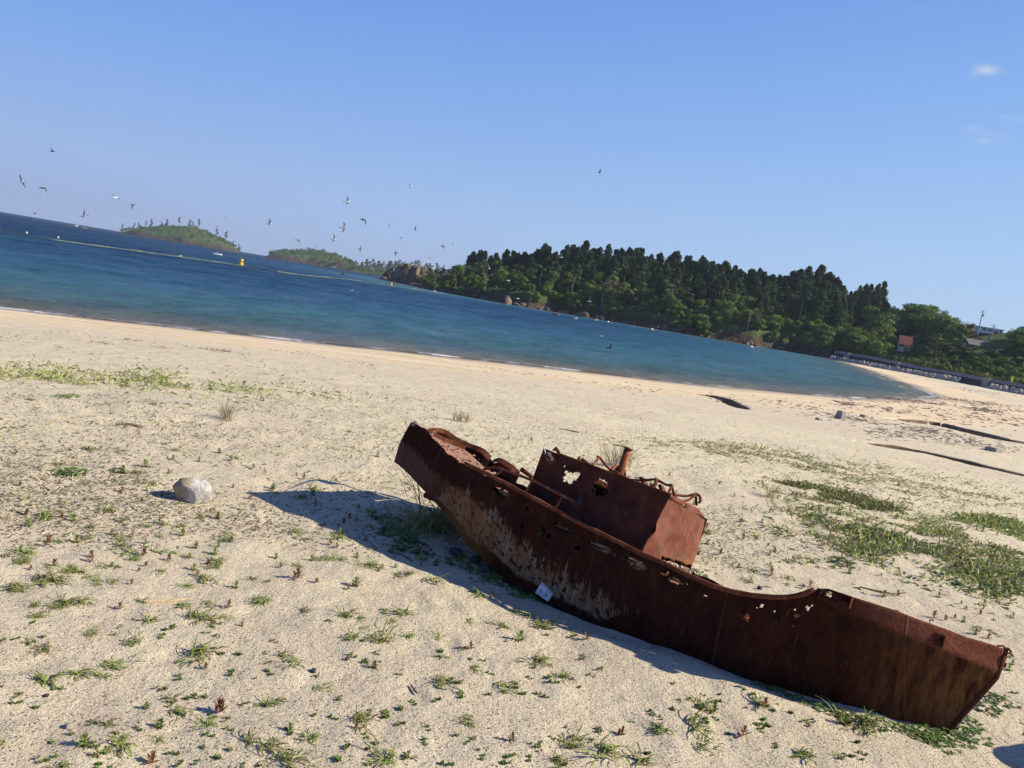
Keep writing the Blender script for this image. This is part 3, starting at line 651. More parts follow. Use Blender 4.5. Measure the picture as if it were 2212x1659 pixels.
# front wall with its cut upper corner, slightly crumpled
C0 = A0+LAT*Cw; C1 = hit(1511, 1099, s=1.45); C2 = hit(1528, 1122, s=1.462); C0 = hit(1492, 1229, s=1.50)
poly_top = [A1, C1, C2]; 
nu, nv = 60, 44; V = np.zeros((nu, nv, 3))
for i in range(nu):
    f = i/(nu-1); b = A0*(1-f)+C0*f
    t = (A1+(C1-A1)*min(f/.93, 1)) if f < .93 else C1+(C2-C1)*((f-.93)/.07)
    for j in range(nv): V[i, j] = b+(t-b)*(j/(nv-1))
fr = np.linspace(0, 1, nu)[:, None]; gg = np.linspace(0, 1, nv)[None]
V += (-BA)[None, None]*(.016*fbm(fr*3+5+0*gg, gg*3+0*fr, 3)+.015*np.exp(-((gg-.42)/.08)**2-(fr/.05)**2))[..., None]
I = np.arange(nu*nv).reshape(nu, nv); Fq = np.stack([I[:-1, :-1], I[1:, :-1], I[1:, 1:], I[:-1, 1:]], -1).reshape(-1, 4)
cen = V.reshape(-1, 3)[Fq].mean(1); px, py = PROJ(cen)
jn = fbm(px*.3, py*.3, 3); hol = ((px-1478.5)/2.6)**2+((py-1094)/5)**2 < 1+.6*jn
fb = (Fq[:, 0] % nv)/(nv-1.); fx = (Fq[:, 0]//nv)/(nu-1.); hol |= (fb < .05+.06*fbm(fx*14, fx*3, 4)) & (fx > .35)
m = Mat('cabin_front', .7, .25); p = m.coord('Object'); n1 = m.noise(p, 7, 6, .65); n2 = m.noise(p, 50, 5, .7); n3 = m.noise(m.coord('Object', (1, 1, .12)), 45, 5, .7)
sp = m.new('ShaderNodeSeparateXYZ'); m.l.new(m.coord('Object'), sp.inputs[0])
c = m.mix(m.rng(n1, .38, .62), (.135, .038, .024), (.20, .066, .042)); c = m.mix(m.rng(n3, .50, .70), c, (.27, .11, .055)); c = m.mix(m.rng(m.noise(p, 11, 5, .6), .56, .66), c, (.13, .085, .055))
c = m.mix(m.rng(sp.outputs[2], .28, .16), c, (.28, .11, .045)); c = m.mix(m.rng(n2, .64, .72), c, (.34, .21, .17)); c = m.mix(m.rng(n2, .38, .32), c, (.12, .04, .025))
m.col(c); m.bump(m.math('ADD', n1, m.math('MULTIPLY', n2, .4)), .5, .006)
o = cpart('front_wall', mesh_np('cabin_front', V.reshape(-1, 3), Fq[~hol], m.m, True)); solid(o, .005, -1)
# far and aft walls, plus an unseen roof added to darken the inside
D0 = B0+LAT*Cw*.97; Dt = Bv+LAT*Cw*.97-BUP*.02
Dm = C2*.45+Dt*.55; D_l = Dt-BUP*.24; B_l = Bv-BUP*.20; B_m = B_l*.3+D_l*.7
mb = MB(); mb.add([C0, D0, Dt, C2], [(0, 1, 2, 3)]); pB = lambda f, g: (B0*(1-f)+D0*f)*(1-g)+(Bv*(1-f)+Dt*f)*g
mb.add([pB(0, 0), pB(1, 0), pB(1, .45), pB(0, .45)], [(0, 1, 2, 3)]); mb.add([pB(.42, .45), pB(1, .45), pB(1, .97), pB(.42, .97)], [(0, 1, 2, 3)])
mb = mb
E1 = A1*.06+Bv*.94; E2 = C2*.06+Dt*.94; mb.add([A1-BUP*.02, E1-BUP*.02, E2+BUP*.01, C2], [(0, 1, 2, 3)]); solid(cpart('rear_wall_roof', mb.mesh('rear_wall_roof', RUSTD)), .005, 0)  # roof plate out of view, drawn long to keep the cabin interior dark
# narrow companionway box aft with the curled plate corner
e0 = hit(1175, 968, n=.10); e1 = e0-BUP*.36; 
mb = MB(); f0 = Bv+LAT*.03; f1 = f0-BUP*.36
mb.add([f0, f1, e1, e0], [(0, 1, 2, 3)]); mb.add([e0-BUP*.03, e1, e1+LAT*.05, e0+LAT*.04-BUP*.03], [(0, 1, 2, 3)])
solid(cpart('companionway', mb.mesh('companionway', RUSTD)), .006, 0)
mb = MB(); R3 = lambda x, y: (1097.2+.22321*x, 932.6+.22321*y)
ch = [hit(*R3(x, y), n=.19) for x, y in [(345, 200), (375, 260), (400, 320)]]; mb.tube(ch, [.004, .010, .007], 6, jit=.3)
ch = [hit(*R3(x, y), n=.15) for x, y in [(440, 180), (465, 165), (490, 200), (500, 225)]]; mb.tube(ch, [.008, .012, .012, .009], 6, jit=.4)
ch = [hit(*R3(x, y), n=.19) for x, y in [(400, 290), (430, 312), (460, 295), (465, 270)]]; mb.tube(ch, .007, 6, jit=.3); cpart('torn_plate', mb.mesh('torn_plate', RUST))
mb = MB(); a = [hit(*R3(x, y), n=.20) for x, y in [(375, 195), (405, 200), (412, 225), (440, 250), (445, 280), (415, 285), (408, 250), (385, 225)]]
V = a+[p_+LAT*.006 for p_ in a]; mb.add(V, [tuple(range(8)), tuple(range(15, 7, -1))]+[(i, (i+1) % 8, 8+(i+1) % 8, 8+i) for i in range(8)])
m = Mat('old_steel_bracket', .5, .5); m.col(m.mix(m.noise(m.coord('Object'), 60, 3), (.32, .30, .27), (.16, .17, .17))); cpart('steel_bracket', mb.mesh('steel_bracket', m.m))
mb = MB(); mb.tube([hit(*R3(348, 140), n=.2), hit(*R3(366, 218), n=.2)], .003, 6); m = Mat('white_rod', .5); m.col((.6, .6, .58)); cpart('rod', mb.mesh('rod', m.m))
# top edge trim of the near wall
mb = MB(); mb.tube([A1*(1-t)+Bv*t+BUP*.002 for t in np.linspace(0, 1, 12)], .005, 7, jit=.2); cpart('coaming', mb.mesh('coaming', RUST, True))
# remains of the cabin roof: a narrow shelf inside the near edge, ragged
V = []; 
for k in range(40):
    t = k/39; P = A1*(1-t)+Bv*t-BUP*.012; w = .05+.025*fbm(np.array([t*9]), np.array([1.]), 3)[0]; V += [P+LAT*.004, P+LAT*w-BUP*.004]
solid(cpart('roof_remnant', mesh_np('roof', V, [(2*i, 2*i+1, 2*i+3, 2*i+2) for i in range(39)], RUSTD)), .004, 0)
# bent roof pipes
def pipes(name, L, r, mat=PIPE):
    for pts in L:
        mb = MB(); mb.tube(smooth_curve([hit(*R3(x, y), n=n_) for x, y, n_ in pts], 4), r, 8, jit=.12); cpart(name, mb.mesh(name, mat, True))
pipes('roof_rail', [[(815, 330, .12), (850, 290, .08), (880, 250, .05), (860, 238, .05)], [(880, 245, .05), (915, 280, .04), (955, 335, .02), (1010, 375, 0), (1070, 405, 0), (1130, 440, 0), (1200, 465, 0), (1280, 470, 0), (1360, 466, 0), (1440, 460, 0)],
 [(1440, 460, 0), (1480, 485, .0), (1540, 515, 0), (1590, 518, 0)], [(1590, 518, 0), (1570, 560, .02), (1545, 610, .04)], [(1590, 520, 0), (1600, 580, -.02), (1625, 635, -.05), (1680, 668, -.1), (1745, 660, -.15), (1810, 618, -.2)],
 [(1560, 600, -.15), (1640, 612, -.2), (1730, 622, -.25), (1800, 605, -.28), (1830, 600, -.3)], [(1830, 602, -.3), (1855, 625, -.3), (1862, 670, -.3), (1845, 688, -.3)], [(1815, 612, -.3), (1822, 660, -.3), (1826, 715, -.3)]], .0078)
pipes('roof_bracket', [[(1440, 465, 0), (1425, 510, .02), (1405, 550, .04)], [(690, 250, .12), (690, 285, .15)], [(715, 265, .1), (760, 300, .1), (790, 325, .12)], [(985, 385, 0), (1040, 330, -.1)]], .011)
mb = MB()
for a_, b_, w in [((1300, 435), (1330, 530), .05), ((1245, 440), (1290, 445), .02), ((1480, 510), (1510, 590), .045), ((1395, 500), (1420, 540), .03)]:
    p0 = hit(*R3(*a_), n=-.12); p1 = hit(*R3(*b_), n=-.08); mb.hexa([p0, p0+LAT*w, p1+LAT*w*1.4, p1]+[q_+BA*.02-BUP*.006 for q_ in (p0, p0+LAT*w, p1+LAT*w*1.4, p1)])
cpart('roof_scrap', mb.mesh('roof_scrap', RUST))
# exhaust pipe with flange and gusset
pa = hit(*R3(1085, 400), n=-.22); pb = hit(*R3(1165, 168), n=-.26); ax = (pb-pa)/np.linalg.norm(pb-pa)
mb = MB(); mb.tube([pa-ax*.1, pa, pb], .0235, 16); mb.tube([pb, pb+ax*.006], .034, 16); 
m2_ = rust('exhaust_rust', dark=1.6, orange=1); cpart('exhaust_pipe', mb.mesh('exhaust_pipe', m2_, True))
mb = MB(); g0 = hit(*R3(1075, 318), n=-.2); g1 = hit(*R3(985, 385), n=-.2); g2 = hit(*R3(1100, 420), n=-.2); mb.add([g0, g1, g2, g0+LAT*.01, g1+LAT*.01, g2+LAT*.01], [(0, 1, 2), (5, 4, 3), (0, 3, 4, 1), (1, 4, 5, 2), (2, 5, 3, 0)])
g0 = hit(*R3(1130, 345), n=-.28); g1 = hit(*R3(1090, 430), n=-.28); g2 = hit(*R3(1143, 440), n=-.28); mb.add([g0, g1, g2, g0+LAT*.01, g1+LAT*.01, g2+LAT*.01], [(0, 1, 2), (5, 4, 3), (0, 3, 4, 1), (1, 4, 5, 2), (2, 5, 3, 0)])
cpart('gusset', mb.mesh('gusset', RUST))
# whitish rubble at the cabin's foot
mb = MB()
for k in range(60):
    f = random.uniform(.3, 1.02); P = A0*(1-f)+C0*f-BA*random.uniform(-.02, .05)-BUP*random.uniform(.0, .02); r = random.uniform(.006, .016)
    mb.box(P, r*1.6, r, r, np.array(Matrix.Rotation(random.uniform(0, 3), 3, 'Z')@Matrix.Rotation(random.uniform(0, 3), 3, 'X')))
m = Mat('pale_scale', .9); m.col(m.mix(m.noise(m.coord('Object'), 40, 3), (.55, .48, .38), (.22, .12, .08))); o = cpart('rust_scale', mb.mesh('rust_scale', m.m)); o['kind'] = 'stuff'
BANK = Mat('damp_shaded_bank', .95, .1); n1 = BANK.noise(BANK.coord('Pos', (1, 1, 3)), 2.5, 6, .7); BANK.col(BANK.mix(BANK.rng(n1, .38, .64), (.10, .075, .05), (.21, .165, .11))); BANK.bump(n1, 1, .05)  # damp sand face; the undercut's shade is painted into its dark colour
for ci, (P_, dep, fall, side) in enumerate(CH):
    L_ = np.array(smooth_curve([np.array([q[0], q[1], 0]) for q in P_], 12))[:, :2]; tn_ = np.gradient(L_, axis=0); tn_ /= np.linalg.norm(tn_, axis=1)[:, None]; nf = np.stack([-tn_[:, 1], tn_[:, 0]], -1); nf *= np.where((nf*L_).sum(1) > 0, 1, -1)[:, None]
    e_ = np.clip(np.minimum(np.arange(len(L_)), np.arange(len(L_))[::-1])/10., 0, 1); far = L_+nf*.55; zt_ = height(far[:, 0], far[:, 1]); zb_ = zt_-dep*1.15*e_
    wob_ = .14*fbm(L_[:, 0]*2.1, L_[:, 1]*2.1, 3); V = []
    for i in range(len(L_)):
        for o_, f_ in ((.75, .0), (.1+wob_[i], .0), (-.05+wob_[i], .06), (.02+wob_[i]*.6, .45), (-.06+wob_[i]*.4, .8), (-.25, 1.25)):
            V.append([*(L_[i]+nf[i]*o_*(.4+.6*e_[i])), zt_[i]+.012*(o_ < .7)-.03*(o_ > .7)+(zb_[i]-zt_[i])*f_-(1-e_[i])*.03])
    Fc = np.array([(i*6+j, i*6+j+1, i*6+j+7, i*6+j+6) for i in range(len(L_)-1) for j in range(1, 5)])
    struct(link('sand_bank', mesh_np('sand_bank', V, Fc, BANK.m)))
# ------------------------------------------------------------------ low plants on the sand
def leafmat(name, c1, c2, rough=.6, trans=.25, scale=8):
    m = Mat(name, rough, .25); oi = m.new('ShaderNodeObjectInfo'); n = m.noise(m.coord('Pos'), scale, 3)
    c = m.mix(m.rng(n, .38, .62), c1, c2); hs = m.new('ShaderNodeHueSaturation')
    m.set(hs.inputs['Hue'], m.rng(oi.outputs['Random'], 0, 1, .485, .515)); m.set(hs.inputs['Value'], m.rng(oi.outputs['Random'], 0, 1, .75, 1.25)); m.set(hs.inputs['Color'], c)
    m.col(hs.outputs[0])
    if trans:
        t = m.new('ShaderNodeBsdfTranslucent'); m.set(t.inputs['Color'], hs.outputs[0]); mx = m.new('ShaderNodeMixShader'); mx.inputs[0].default_value = trans
        m.l.new(m.b.outputs[0], mx.inputs[1]); m.l.new(t.outputs[0], mx.inputs[2]); m.l.new(mx.outputs[0], m.n['Material Output'].inputs[0])
    return m.m
GREEN = leafmat('sedge_green', (.17, .22, .045), (.28, .31, .09), scale=25); GREEN2 = leafmat('leaf_green', (.12, .19, .035), (.21, .26, .06), scale=30)
REDL = leafmat('red_leaf', (.22, .05, .035), (.17, .13, .05), scale=60); DRY = leafmat('dry_grass', (.28, .23, .13), (.38, .32, .2), scale=20); DKGR = leafmat('dark_leaf', (.075, .14, .028), (.12, .19, .04), scale=20)
OLIVE = leafmat('olive_leaf', (.20, .195, .075), (.29, .26, .115), scale=30)
def blade(mb, base, ang, L, w, rise, droop, segs=5, twist=.0):
    """one arching strap leaf: a folded double strip"""
    d = np.array([math.cos(ang), math.sin(ang), 0]); sd = np.array([-d[1], d[0], 0]); V = []
    p = np.array(base, float); th = rise
    for i in range(segs+1):
        t = i/segs; ww = w*(1-t)**.7*(.6+.8*min(t*3, 1)) if t < 1 else 0
        V += [p-sd*ww/2, p+np.array([0, 0, -ww*.18]), p+sd*ww/2] if True else []
        th -= droop/segs; p = p+(d*math.cos(th)+np.array([0, 0, 1])*math.sin(th))*L/segs
        sd = sd+np.array([0, 0, twist/segs])
    Fc = []
    for i in range(segs): a = 3*i; Fc += [(a, a+1, a+4, a+3), (a+1, a+2, a+5, a+4)]
    mb.add(V, Fc)
def mk_sedge(n, L, spread, rnd, dry=.1):
    g = MB(); y = MB()
    for k in range(n):
        a = rnd.uniform(0, 6.28); r = rnd.uniform(0, spread)
        blade(y if rnd.random() < dry else g, (r*math.cos(a*1.7), r*math.sin(a*1.7), -.003), a+rnd.uniform(-.6, .6), L*rnd.uniform(.55, 1.2), .0052*rnd.uniform(.8, 1.3), rnd.uniform(.6, 1.4), rnd.uniform(1.2, 2.6), 5, rnd.uniform(-.5, .5))
    return g, y
def mk_rosette(n, L, w, rise, rnd, tiers=1):
    g = MB()
    for t in range(tiers):
        for k in range(n):
            a = 6.283*k/n+rnd.uniform(-.3, .3)+t; blade(g, (0, 0, .004+t*L*.35), a, L*rnd.uniform(.75, 1.1)*(1-.2*t), w*rnd.uniform(.8, 1.2), rise+t*.25+rnd.uniform(-.25, .25), rnd.uniform(-.1, .6), 4)
    return g
rnd = random.Random(11)
def two(name, g, mg, y=None, my=None):
    n = len(g.v); V = list(g.v); Fc = list(g.f); k = len(Fc)
    if y is not None: V += y.v; Fc += [tuple(i+n for i in f) for f in y.f]
    me = mesh_np(name, V, Fc, mg)
    if y is not None and y.f:
        me.materials.append(my); mi = [0]*k+[1]*(len(Fc)-k); me.polygons.foreach_set('material_index', mi)
    return me
SEDGE = []
for i in range(7):
    g, y = mk_sedge([26, 34, 20, 42, 16, 30, 24][i], [.075, .085, .07, .09, .06, .10, .065][i], [.03, .045, .02, .06, .012, .03, .05][i], rnd); SEDGE.append(two('sedge', g, GREEN, y, DRY))
SPRT = []
for i in range(4):
    g = mk_rosette(5, .036, .010, .55, rnd, 3); SPRT.append(two('sprout', g, REDL))
    g = mk_rosette(6, .04, .010, .5, rnd, 3); r_ = mk_rosette(5, .03, .012, .15, rnd, 1); SPRT.append(two('sprout', g, GREEN2, r_, REDL))
SEED = []
for i in range(5):
    g = MB()
    for c in range([2, 3, 4, 3, 5][i]):
        q = mk_rosette(rnd.choice([4, 5, 6]), .014, .0085, .35, rnd, 2); ox, oy = rnd.uniform(-.035, .035), rnd.uniform(-.03, .03); g.add([(a+ox*.6, b+oy*.6, c_) for a, b, c_ in q.v], q.f)
    SEED.append(two('seedling', g, GREEN2 if i % 3 else OLIVE))
def clover(n, R, hgt, rnd):
    g = MB()
    for k in range(n):
        a = rnd.uniform(0, 6.28); r = R*math.sqrt(rnd.random()); x, y = r*math.cos(a), r*math.sin(a); z = hgt*(1-(r/R)**2)*rnd.uniform(.4, 1)
        for j in range(3):
            b = a+2.09*j; blade(g, (x, y, z), b, .014*rnd.uniform(.8, 1.4), .013, rnd.uniform(-.1, .5), .4, 3)
    return g
CLOV = [two('creeper', clover(60, .10, .035, rnd), DKGR), two('creeper', clover(48, .08, .03, rnd), GREEN2)]
placed = []
def plant(kind, me, x, y, sc, label, cat, grp, rz=None, zoff=0):
    o = link(kind, me, None, (x, y, hz(x, y)+zoff), (0, 0, rnd.uniform(0, 6.28) if rz is None else rz), sc); tag(o, label, cat, grp); return o
def footprint_ok(x, y):
    s_ = (x-2.2)*-.8+(y-3.3)*.6; n_ = (x-2.2)*-.6+(y-3.3)*-.8
    return not (-.25 < s_ < 3.0 and -.62 < n_ < .5)
# tufts read off the photograph: px, py (picture), size, what it looks like
TUFT = [(330, 1340, 1.15, 'bushy'), (437, 1412, 1.3, 'wide sprawling'), (103, 1466, 1.35, 'long-leaved'), (822, 1382, 1.3, 'dense'), (845, 1347, 1.1, 'low'), (874, 1330, 1.2, 'rounded'), (1094, 1487, 1.2, 'sprawling'), (1215, 1466, 1.15, 'arching'), (1163, 1432, 1.2, 'upright tangled'), (1082, 1352, 1.35, 'broad yellowish'),
 (1178, 1350, 1.3, 'loose'), (955, 1424, 1.2, 'thin spreading'), (572, 1298, 1.1, 'dry-tipped'), (937, 1256, 1.4, 'big bright'), (887, 1241, .9, 'small bright'), (795, 1222, 1.3, 'mounded'), (728, 1162, 1.6, 'tall sunlit'), (703, 1202, 1.0, 'small'), (1418, 1575, 1.3, 'stiff upright'), (1505, 1577, 1.4, 'clumped'), (1522, 1612, 1.2, 'dark green'), (1391, 1641, 1.3, 'curled'), (1308, 1632, 1.3, 'wide'), (1735, 1640, 1.4, 'thick'), (108, 1258, 1.5, 'matted'), (342, 1157, 1.1, 'short'), (455, 1340, 1.0, 'thin'), (450, 1306, .95, 'flat'), (650, 1072, 1.3, 'yellow-green'), (678, 1060, 1.2, 'pale'), (345, 1190, 1.0, 'small dark'), (462, 1222, 1.0, 'neat round'), (154, 1226, .9, 'sparse'), (143, 1306, .9, 'low dry'), (277, 1192, 1.1, 'double'), (1140, 1325, 1.0, 'half-shaded'), (100, 1112, 1.0, 'tight'), (545, 1250, .9, 'little'), (1852, 1572, 1.7, 'big leafy'), (2100, 1520, 1.2, 'shaggy'), (1640, 1530, 1.0, 'straggling'), (1515, 1530, 1.2, 'faded')]
for i, (x, y, sc, wd) in enumerate(TUFT):
    P = G(x, y); where = 'far from' if y < 1200 else 'in front of'
    rel = ('beside the wooden lath' if (abs(x-366) < 120 and abs(y-1298) < 60) else 'below the hull shadow' if (x > 780 and x < 1250 and y < 1500) else 'at the lower right corner of the beach' if x > 1600 else 'along the bottom edge of the photo' if y > 1560 else 'left of the pale boulder' if x < 380 and y < 1200 else 'on open sand at the left' if x < 560 else 'on open sand in the foreground')
    plant('sedge_tuft', SEDGE[i % 7], P[0], P[1], sc*.95, f'{wd} green sedge tuft {rel}', 'grass tuft', 'sedge tufts on the sand')
NT = 250
k = 0
while k < NT:
    x = rnd.uniform(0, 2212); y = rnd.uniform(860, 1655)
    d = .25+.75*max(0, 1-abs(y-1180)/300)
    if x > 900: d *= .55
    if rnd.random() > d: continue
    P = G(x, y)
    if not footprint_ok(P[0], P[1]): continue
    plant('sedge_tuft', rnd.choice(SEDGE), P[0], P[1], rnd.uniform(.45, 1.0), 'small arching sedge tuft scattered over the pale sand', 'grass tuft', 'scattered small sedge tufts'); k += 1
for i, (x, y, sc, wd) in enumerate([(640, 1256, 1.7, 'large dark red weed rosette standing on open sand'), (768, 1266, 1.3, 'reddish green weed rosette right of the large red one'), (475, 1535, 1.6, 'red-stemmed weed rosette in the lower left foreground'), (313, 1010, 1.5, 'upright reddish weed above left of the boulder'), (265, 1022, 1.5, 'leafy green and red weed left of the boulder'), (1122, 1384, 1.4, 'upright green shoot casting a long shadow'), (1015, 1406, 1.0, 'brown bristly weed left of the upright shoot'), (57, 1110, 1.1, 'red weed shoot near the left edge'), (180, 1610, 1.0, 'pale leafy weed near the bottom left'), (1820, 1570, 1.4, 'leafy weed beside the bow')]):
    P = G(x, y); plant('weed_rosette', SPRT[[0, 1, 2, 3, 1, 5, 0, 2, 7, 1][i]], P[0], P[1], sc*.8, wd, 'weed', 'reddish weeds on the sand')
k = 0
while k < 280:
    x = rnd.uniform(0, 2212); y = rnd.uniform(900, 1655); d = max(.06, 1-abs(y-1120)/190)
    if x > 1500: d = max(d, .8 if 1000 < y < 1500 else .2)
    if rnd.random() > d: continue
    P = G(x, y)
    if not footprint_ok(P[0], P[1]): continue
    plant('weed_rosette', rnd.choice(SPRT), P[0], P[1], rnd.uniform(.45, .95)*(1.2 if x > 1500 else 1), 'small upright reddish weed shoot scattered on the sand', 'weed', 'scattered small weed shoots'); k += 1
k = 0
while k < 210:
    x = rnd.uniform(0, 2212); y = rnd.uniform(1290, 1659)
    d = .25+.75*(y-1290)/370
    if rnd.random() > d or vn(np.array(x/70.), np.array(y/40.)) < .42: continue
    P = G(x, y)
    if not footprint_ok(P[0], P[1]): continue
    plant('seedling', rnd.choice(SEED), P[0], P[1], rnd.uniform(.45, .85), 'tiny round-leaved seedling in the near sand', 'seedling', 'round-leaved seedlings in the foreground'); k += 1
# creeping leafy plants along the hull and the bow foot
cl = [(1150, 1275, .8), (1120, 1262, .8), (1080, 1243, .9), (1040, 1228, .8), (1000, 1205, 1.2), (890, 1175, 1.3), (860, 1150, 1.3), (840, 1120, 1.0), (1640, 1490, .7), (1680, 1500, .8), (1720, 1517, .8), (1770, 1535, .9), (1830, 1553, 1.0), (1900, 1570, 1.0), (1960, 1585, 1.1), (2010, 1592, 1.2), (2060, 1600, 1.2), (2100, 1590, 1.2), (2080, 1560, 1.2), (2120, 1530, 1.3), (2150, 1515, 1.1), (1995, 1605, 1.0), (2030, 1615, 1.1), (1500, 1240, .9), (160, 1022, .9), (142, 1026, .7), (155, 850, 1.0), (130, 853, .8), (250, 1018, .6), (1820, 1215, 1.3)]
for x, y, sc in cl:
    P = G(x, y)
    grp = 'creeping leafy plants along the hull'
    near = 'along the foot of the boat' if 830 < x < 2200 else 'on the open sand left of the boat'
    s_ = (P[0]-2.2)*-.8+(P[1]-3.3)*.6; n_ = (P[0]-2.2)*-.6+(P[1]-3.3)*-.8
    plant('creeping_plant', CLOV[int(x) % 2], P[0], P[1], sc*(.72 if y > 1480 else 1), f'low patch of small dark green leaves {near}', 'ground plant', grp if near[6] == 't' else 'creeping patches on open sand')
# tall dry grass clump under the stern
g = MB(); y_ = MB()
for k in range(150):
    a = rnd.uniform(0, 6.28); blade(g if k % 3 else y_, (rnd.uniform(-.09, .09), rnd.uniform(-.07, .07), -.01), a, rnd.uniform(.16, .34), .0055, rnd.uniform(.9, 1.5), rnd.uniform(1.3, 2.8), 7, rnd.uniform(-.6, .6))
for k in range(9): blade(y_, (rnd.uniform(-.05, .03), rnd.uniform(-.05, .05), 0), math.pi+rnd.uniform(-.5, .5), rnd.uniform(.40, .58), .004, rnd.uniform(1.15, 1.35), rnd.uniform(.1, .9), 8)
P = G(925, 1135); o = plant('grass_clump', two('grass_clump', g, GREEN, y_, DRY), P[0], P[1], 1.6, 'tall dark grass clump with long dry stalks under the raised stern', 'grass clump', None, 0)
g = MB(); y_ = MB()
for k in range(70): blade(g if k % 2 else y_, (rnd.uniform(-.12, .14), rnd.uniform(-.05, .05), 0), rnd.uniform(0, 6.28), rnd.uniform(.18, .34), .006, rnd.uniform(1.1, 1.5), rnd.uniform(.5, 1.4), 6)
CLUMP = two('grass_clump', g, OLIVE, y_, DRY)
P = G(1335, 1003); plant('grass_clump', CLUMP, P[0], P[1], 1.3, 'grey-green grass clump behind the rusty exhaust pipe', 'grass clump', None)
P = G(1665, 1072); plant('grass_clump', CLUMP, P[0], P[1], .8, 'wispy dry grass clump right of the cabin', 'grass clump', None)
P = G(490, 905); plant('grass_clump', CLUMP, P[0], P[1], .8, 'thin grass clump on the far left sand', 'grass clump', None)
P = G(1000, 888); plant('grass_clump', CLUMP, P[0], P[1], .8, 'thin grass clump on the sand beyond the stern', 'grass clump', None)
# leafy sprig growing through the hull and inside the cabin
for x, y, L, n_, w in [(1174, 1150, .04, None, 1), (1297, 1053, .05, .16, 0)]:
    g = MB()
    for k in range(9): blade(g, (rnd.uniform(-.01, .01), rnd.uniform(-.01, .01), rnd.uniform(-.02, .02)), rnd.uniform(3.2, 6.2), L*rnd.uniform(.5, 1), .016, rnd.uniform(-.3, 1.3), .7, 4)
    P = hit(x, y, w=wT) if w else hit(x, y, n=.10); o = link('leafy_sprig', two('sprig', g, GREEN2), None, P-LAT*.006*w)
    tag(o, 'bright leafy sprig growing out through a hull hole' if w else 'leafy sprig growing inside the cabin hole', 'plant')
# stuff: fine dry litter, and the dense weed patches
def ray_uniform(n, x0, x1, y0, y1, z=0):
    xs = rng.uniform(x0, x1, n); ys = rng.uniform(y0, y1, n); P = np.array([G(a, b, z)[:2] for a, b in zip(xs, ys)]); return P
def tri_stuff(name, P, size, mats, up=.5, label='', cat='', aspect=3., zs=None, curl=True):
    n = len(P); Zp = height(P[:, 0], P[:, 1]) if zs is None else zs
    a = rng.uniform(0, 6.283, n); L = size*rng.uniform(.5, 1.5, n); el = rng.uniform(0, 1, n)*up
    d = np.stack([np.cos(a)*np.cos(el), np.sin(a)*np.cos(el), np.sin(el)], -1); sd = np.stack([-np.sin(a), np.cos(a), 0*a], -1)
    B = np.stack([P[:, 0], P[:, 1], Zp+.001], -1); w = (L/aspect)[:, None]
    V = np.stack([B-sd*w*.5, B+sd*w*.5, B+d*L[:, None]*.6+sd*w*.45, B+d*L[:, None]], 1).reshape(-1, 3)
    V = V.reshape(n, 4, 3); V[:, 3] -= np.array([0, 0, 1])*(L*up*.25)[:, None]
    I = np.arange(n*4).reshape(n, 4)
    me = mesh_np(name, V.reshape(-1, 3), I, mats[0])
    for m_ in mats[1:]: me.materials.append(m_)
    if len(mats) > 1: me.polygons.foreach_set('material_index', rng.integers(0, len(mats), n).astype(np.int32))
    return stuff(link(name, me), label, cat)
LIT = leafmat('litter_brown', (.15, .12, .075), (.24, .20, .12), trans=0, scale=12); LITD = leafmat('litter_dark', (.09, .065, .045), (.15, .12, .08), trans=0, scale=12)
P = ray_uniform(75000, -60, 2270, 800, 1330); dn = fbm(P[:, 0]*1.1, P[:, 1]*1.1, 4); Dp = shoredist(P[:, 0], P[:, 1])
pj = np.array([PROJ((a, b, 0))[1] for a, b in P]); ok = (dn+rng.uniform(-.35, .35, len(P)) > -.12+.9*np.clip((pj-1080)/250, 0, 1)**1.5) & (Dp > 13)
tri_stuff('leaf_litter', P[ok], .020, [LIT, LITD, OLIVE, LIT], .9, 'fine dry brown and olive litter strewn over the sand', 'litter', 2.6)
P = ray_uniform(9000, -60, 2270, 1250, 1680); tri_stuff('leaf_litter', P, .007, [LIT, LITD], .4, 'specks of dry litter in the foreground sand', 'litter', 2)
P = ray_uniform(2600, -60, 2270, 700, 960, -1.2); Dp = shoredist(P[:, 0], P[:, 1]); dn = fbm(P[:, 0]*.25, P[:, 1]*.6, 4); ok = (Dp > 1.5) & (P[:, 1] < 120) & (dn+rng.uniform(-.3, .3, len(P)) > .1)
tri_stuff('beach_debris', P[ok], .085, [LITD, LIT], .25, 'scattered dark bits of weed and wood on the middle beach', 'debris', 3.)
def patch(name, blobs, n, size, mats, label, up=1.2, cat='weeds', asp=7.):
    n = int(n*.9)
    PP = []
    for x, y, rx, ry, w in blobs:
        m_ = int(n*w); q = rng.normal(0, .62, (m_, 2)); PP += [G(x+a*rx, min(y+b*ry, 1700))[:2] for a, b in q]
    PP = np.array(PP); PP = PP[[footprint_ok(a, b) for a, b in PP]]; q = fbm(PP[:, 0]*3, PP[:, 1]*3, 3)+rng.uniform(-.3, .3, len(PP)); PP = PP[q > .04]
    return tri_stuff(name, PP, size, mats, up, label, cat, asp)
patch('weed_patch', [(1960, 1150, 180, 50, 1), (2080, 1180, 160, 60, 1.2), (2170, 1240, 80, 40, .5), (1830, 1130, 110, 50, .5), (1900, 1190, 120, 30, .4), (2030, 1140, 90, 40, .6), (2180, 1190, 80, 60, .6), (1730, 1120, 80, 40, .25)], 3000, .07, [GREEN, GREEN, OLIVE, DRY], 'dense green weeds spreading over the sand right of the boat')
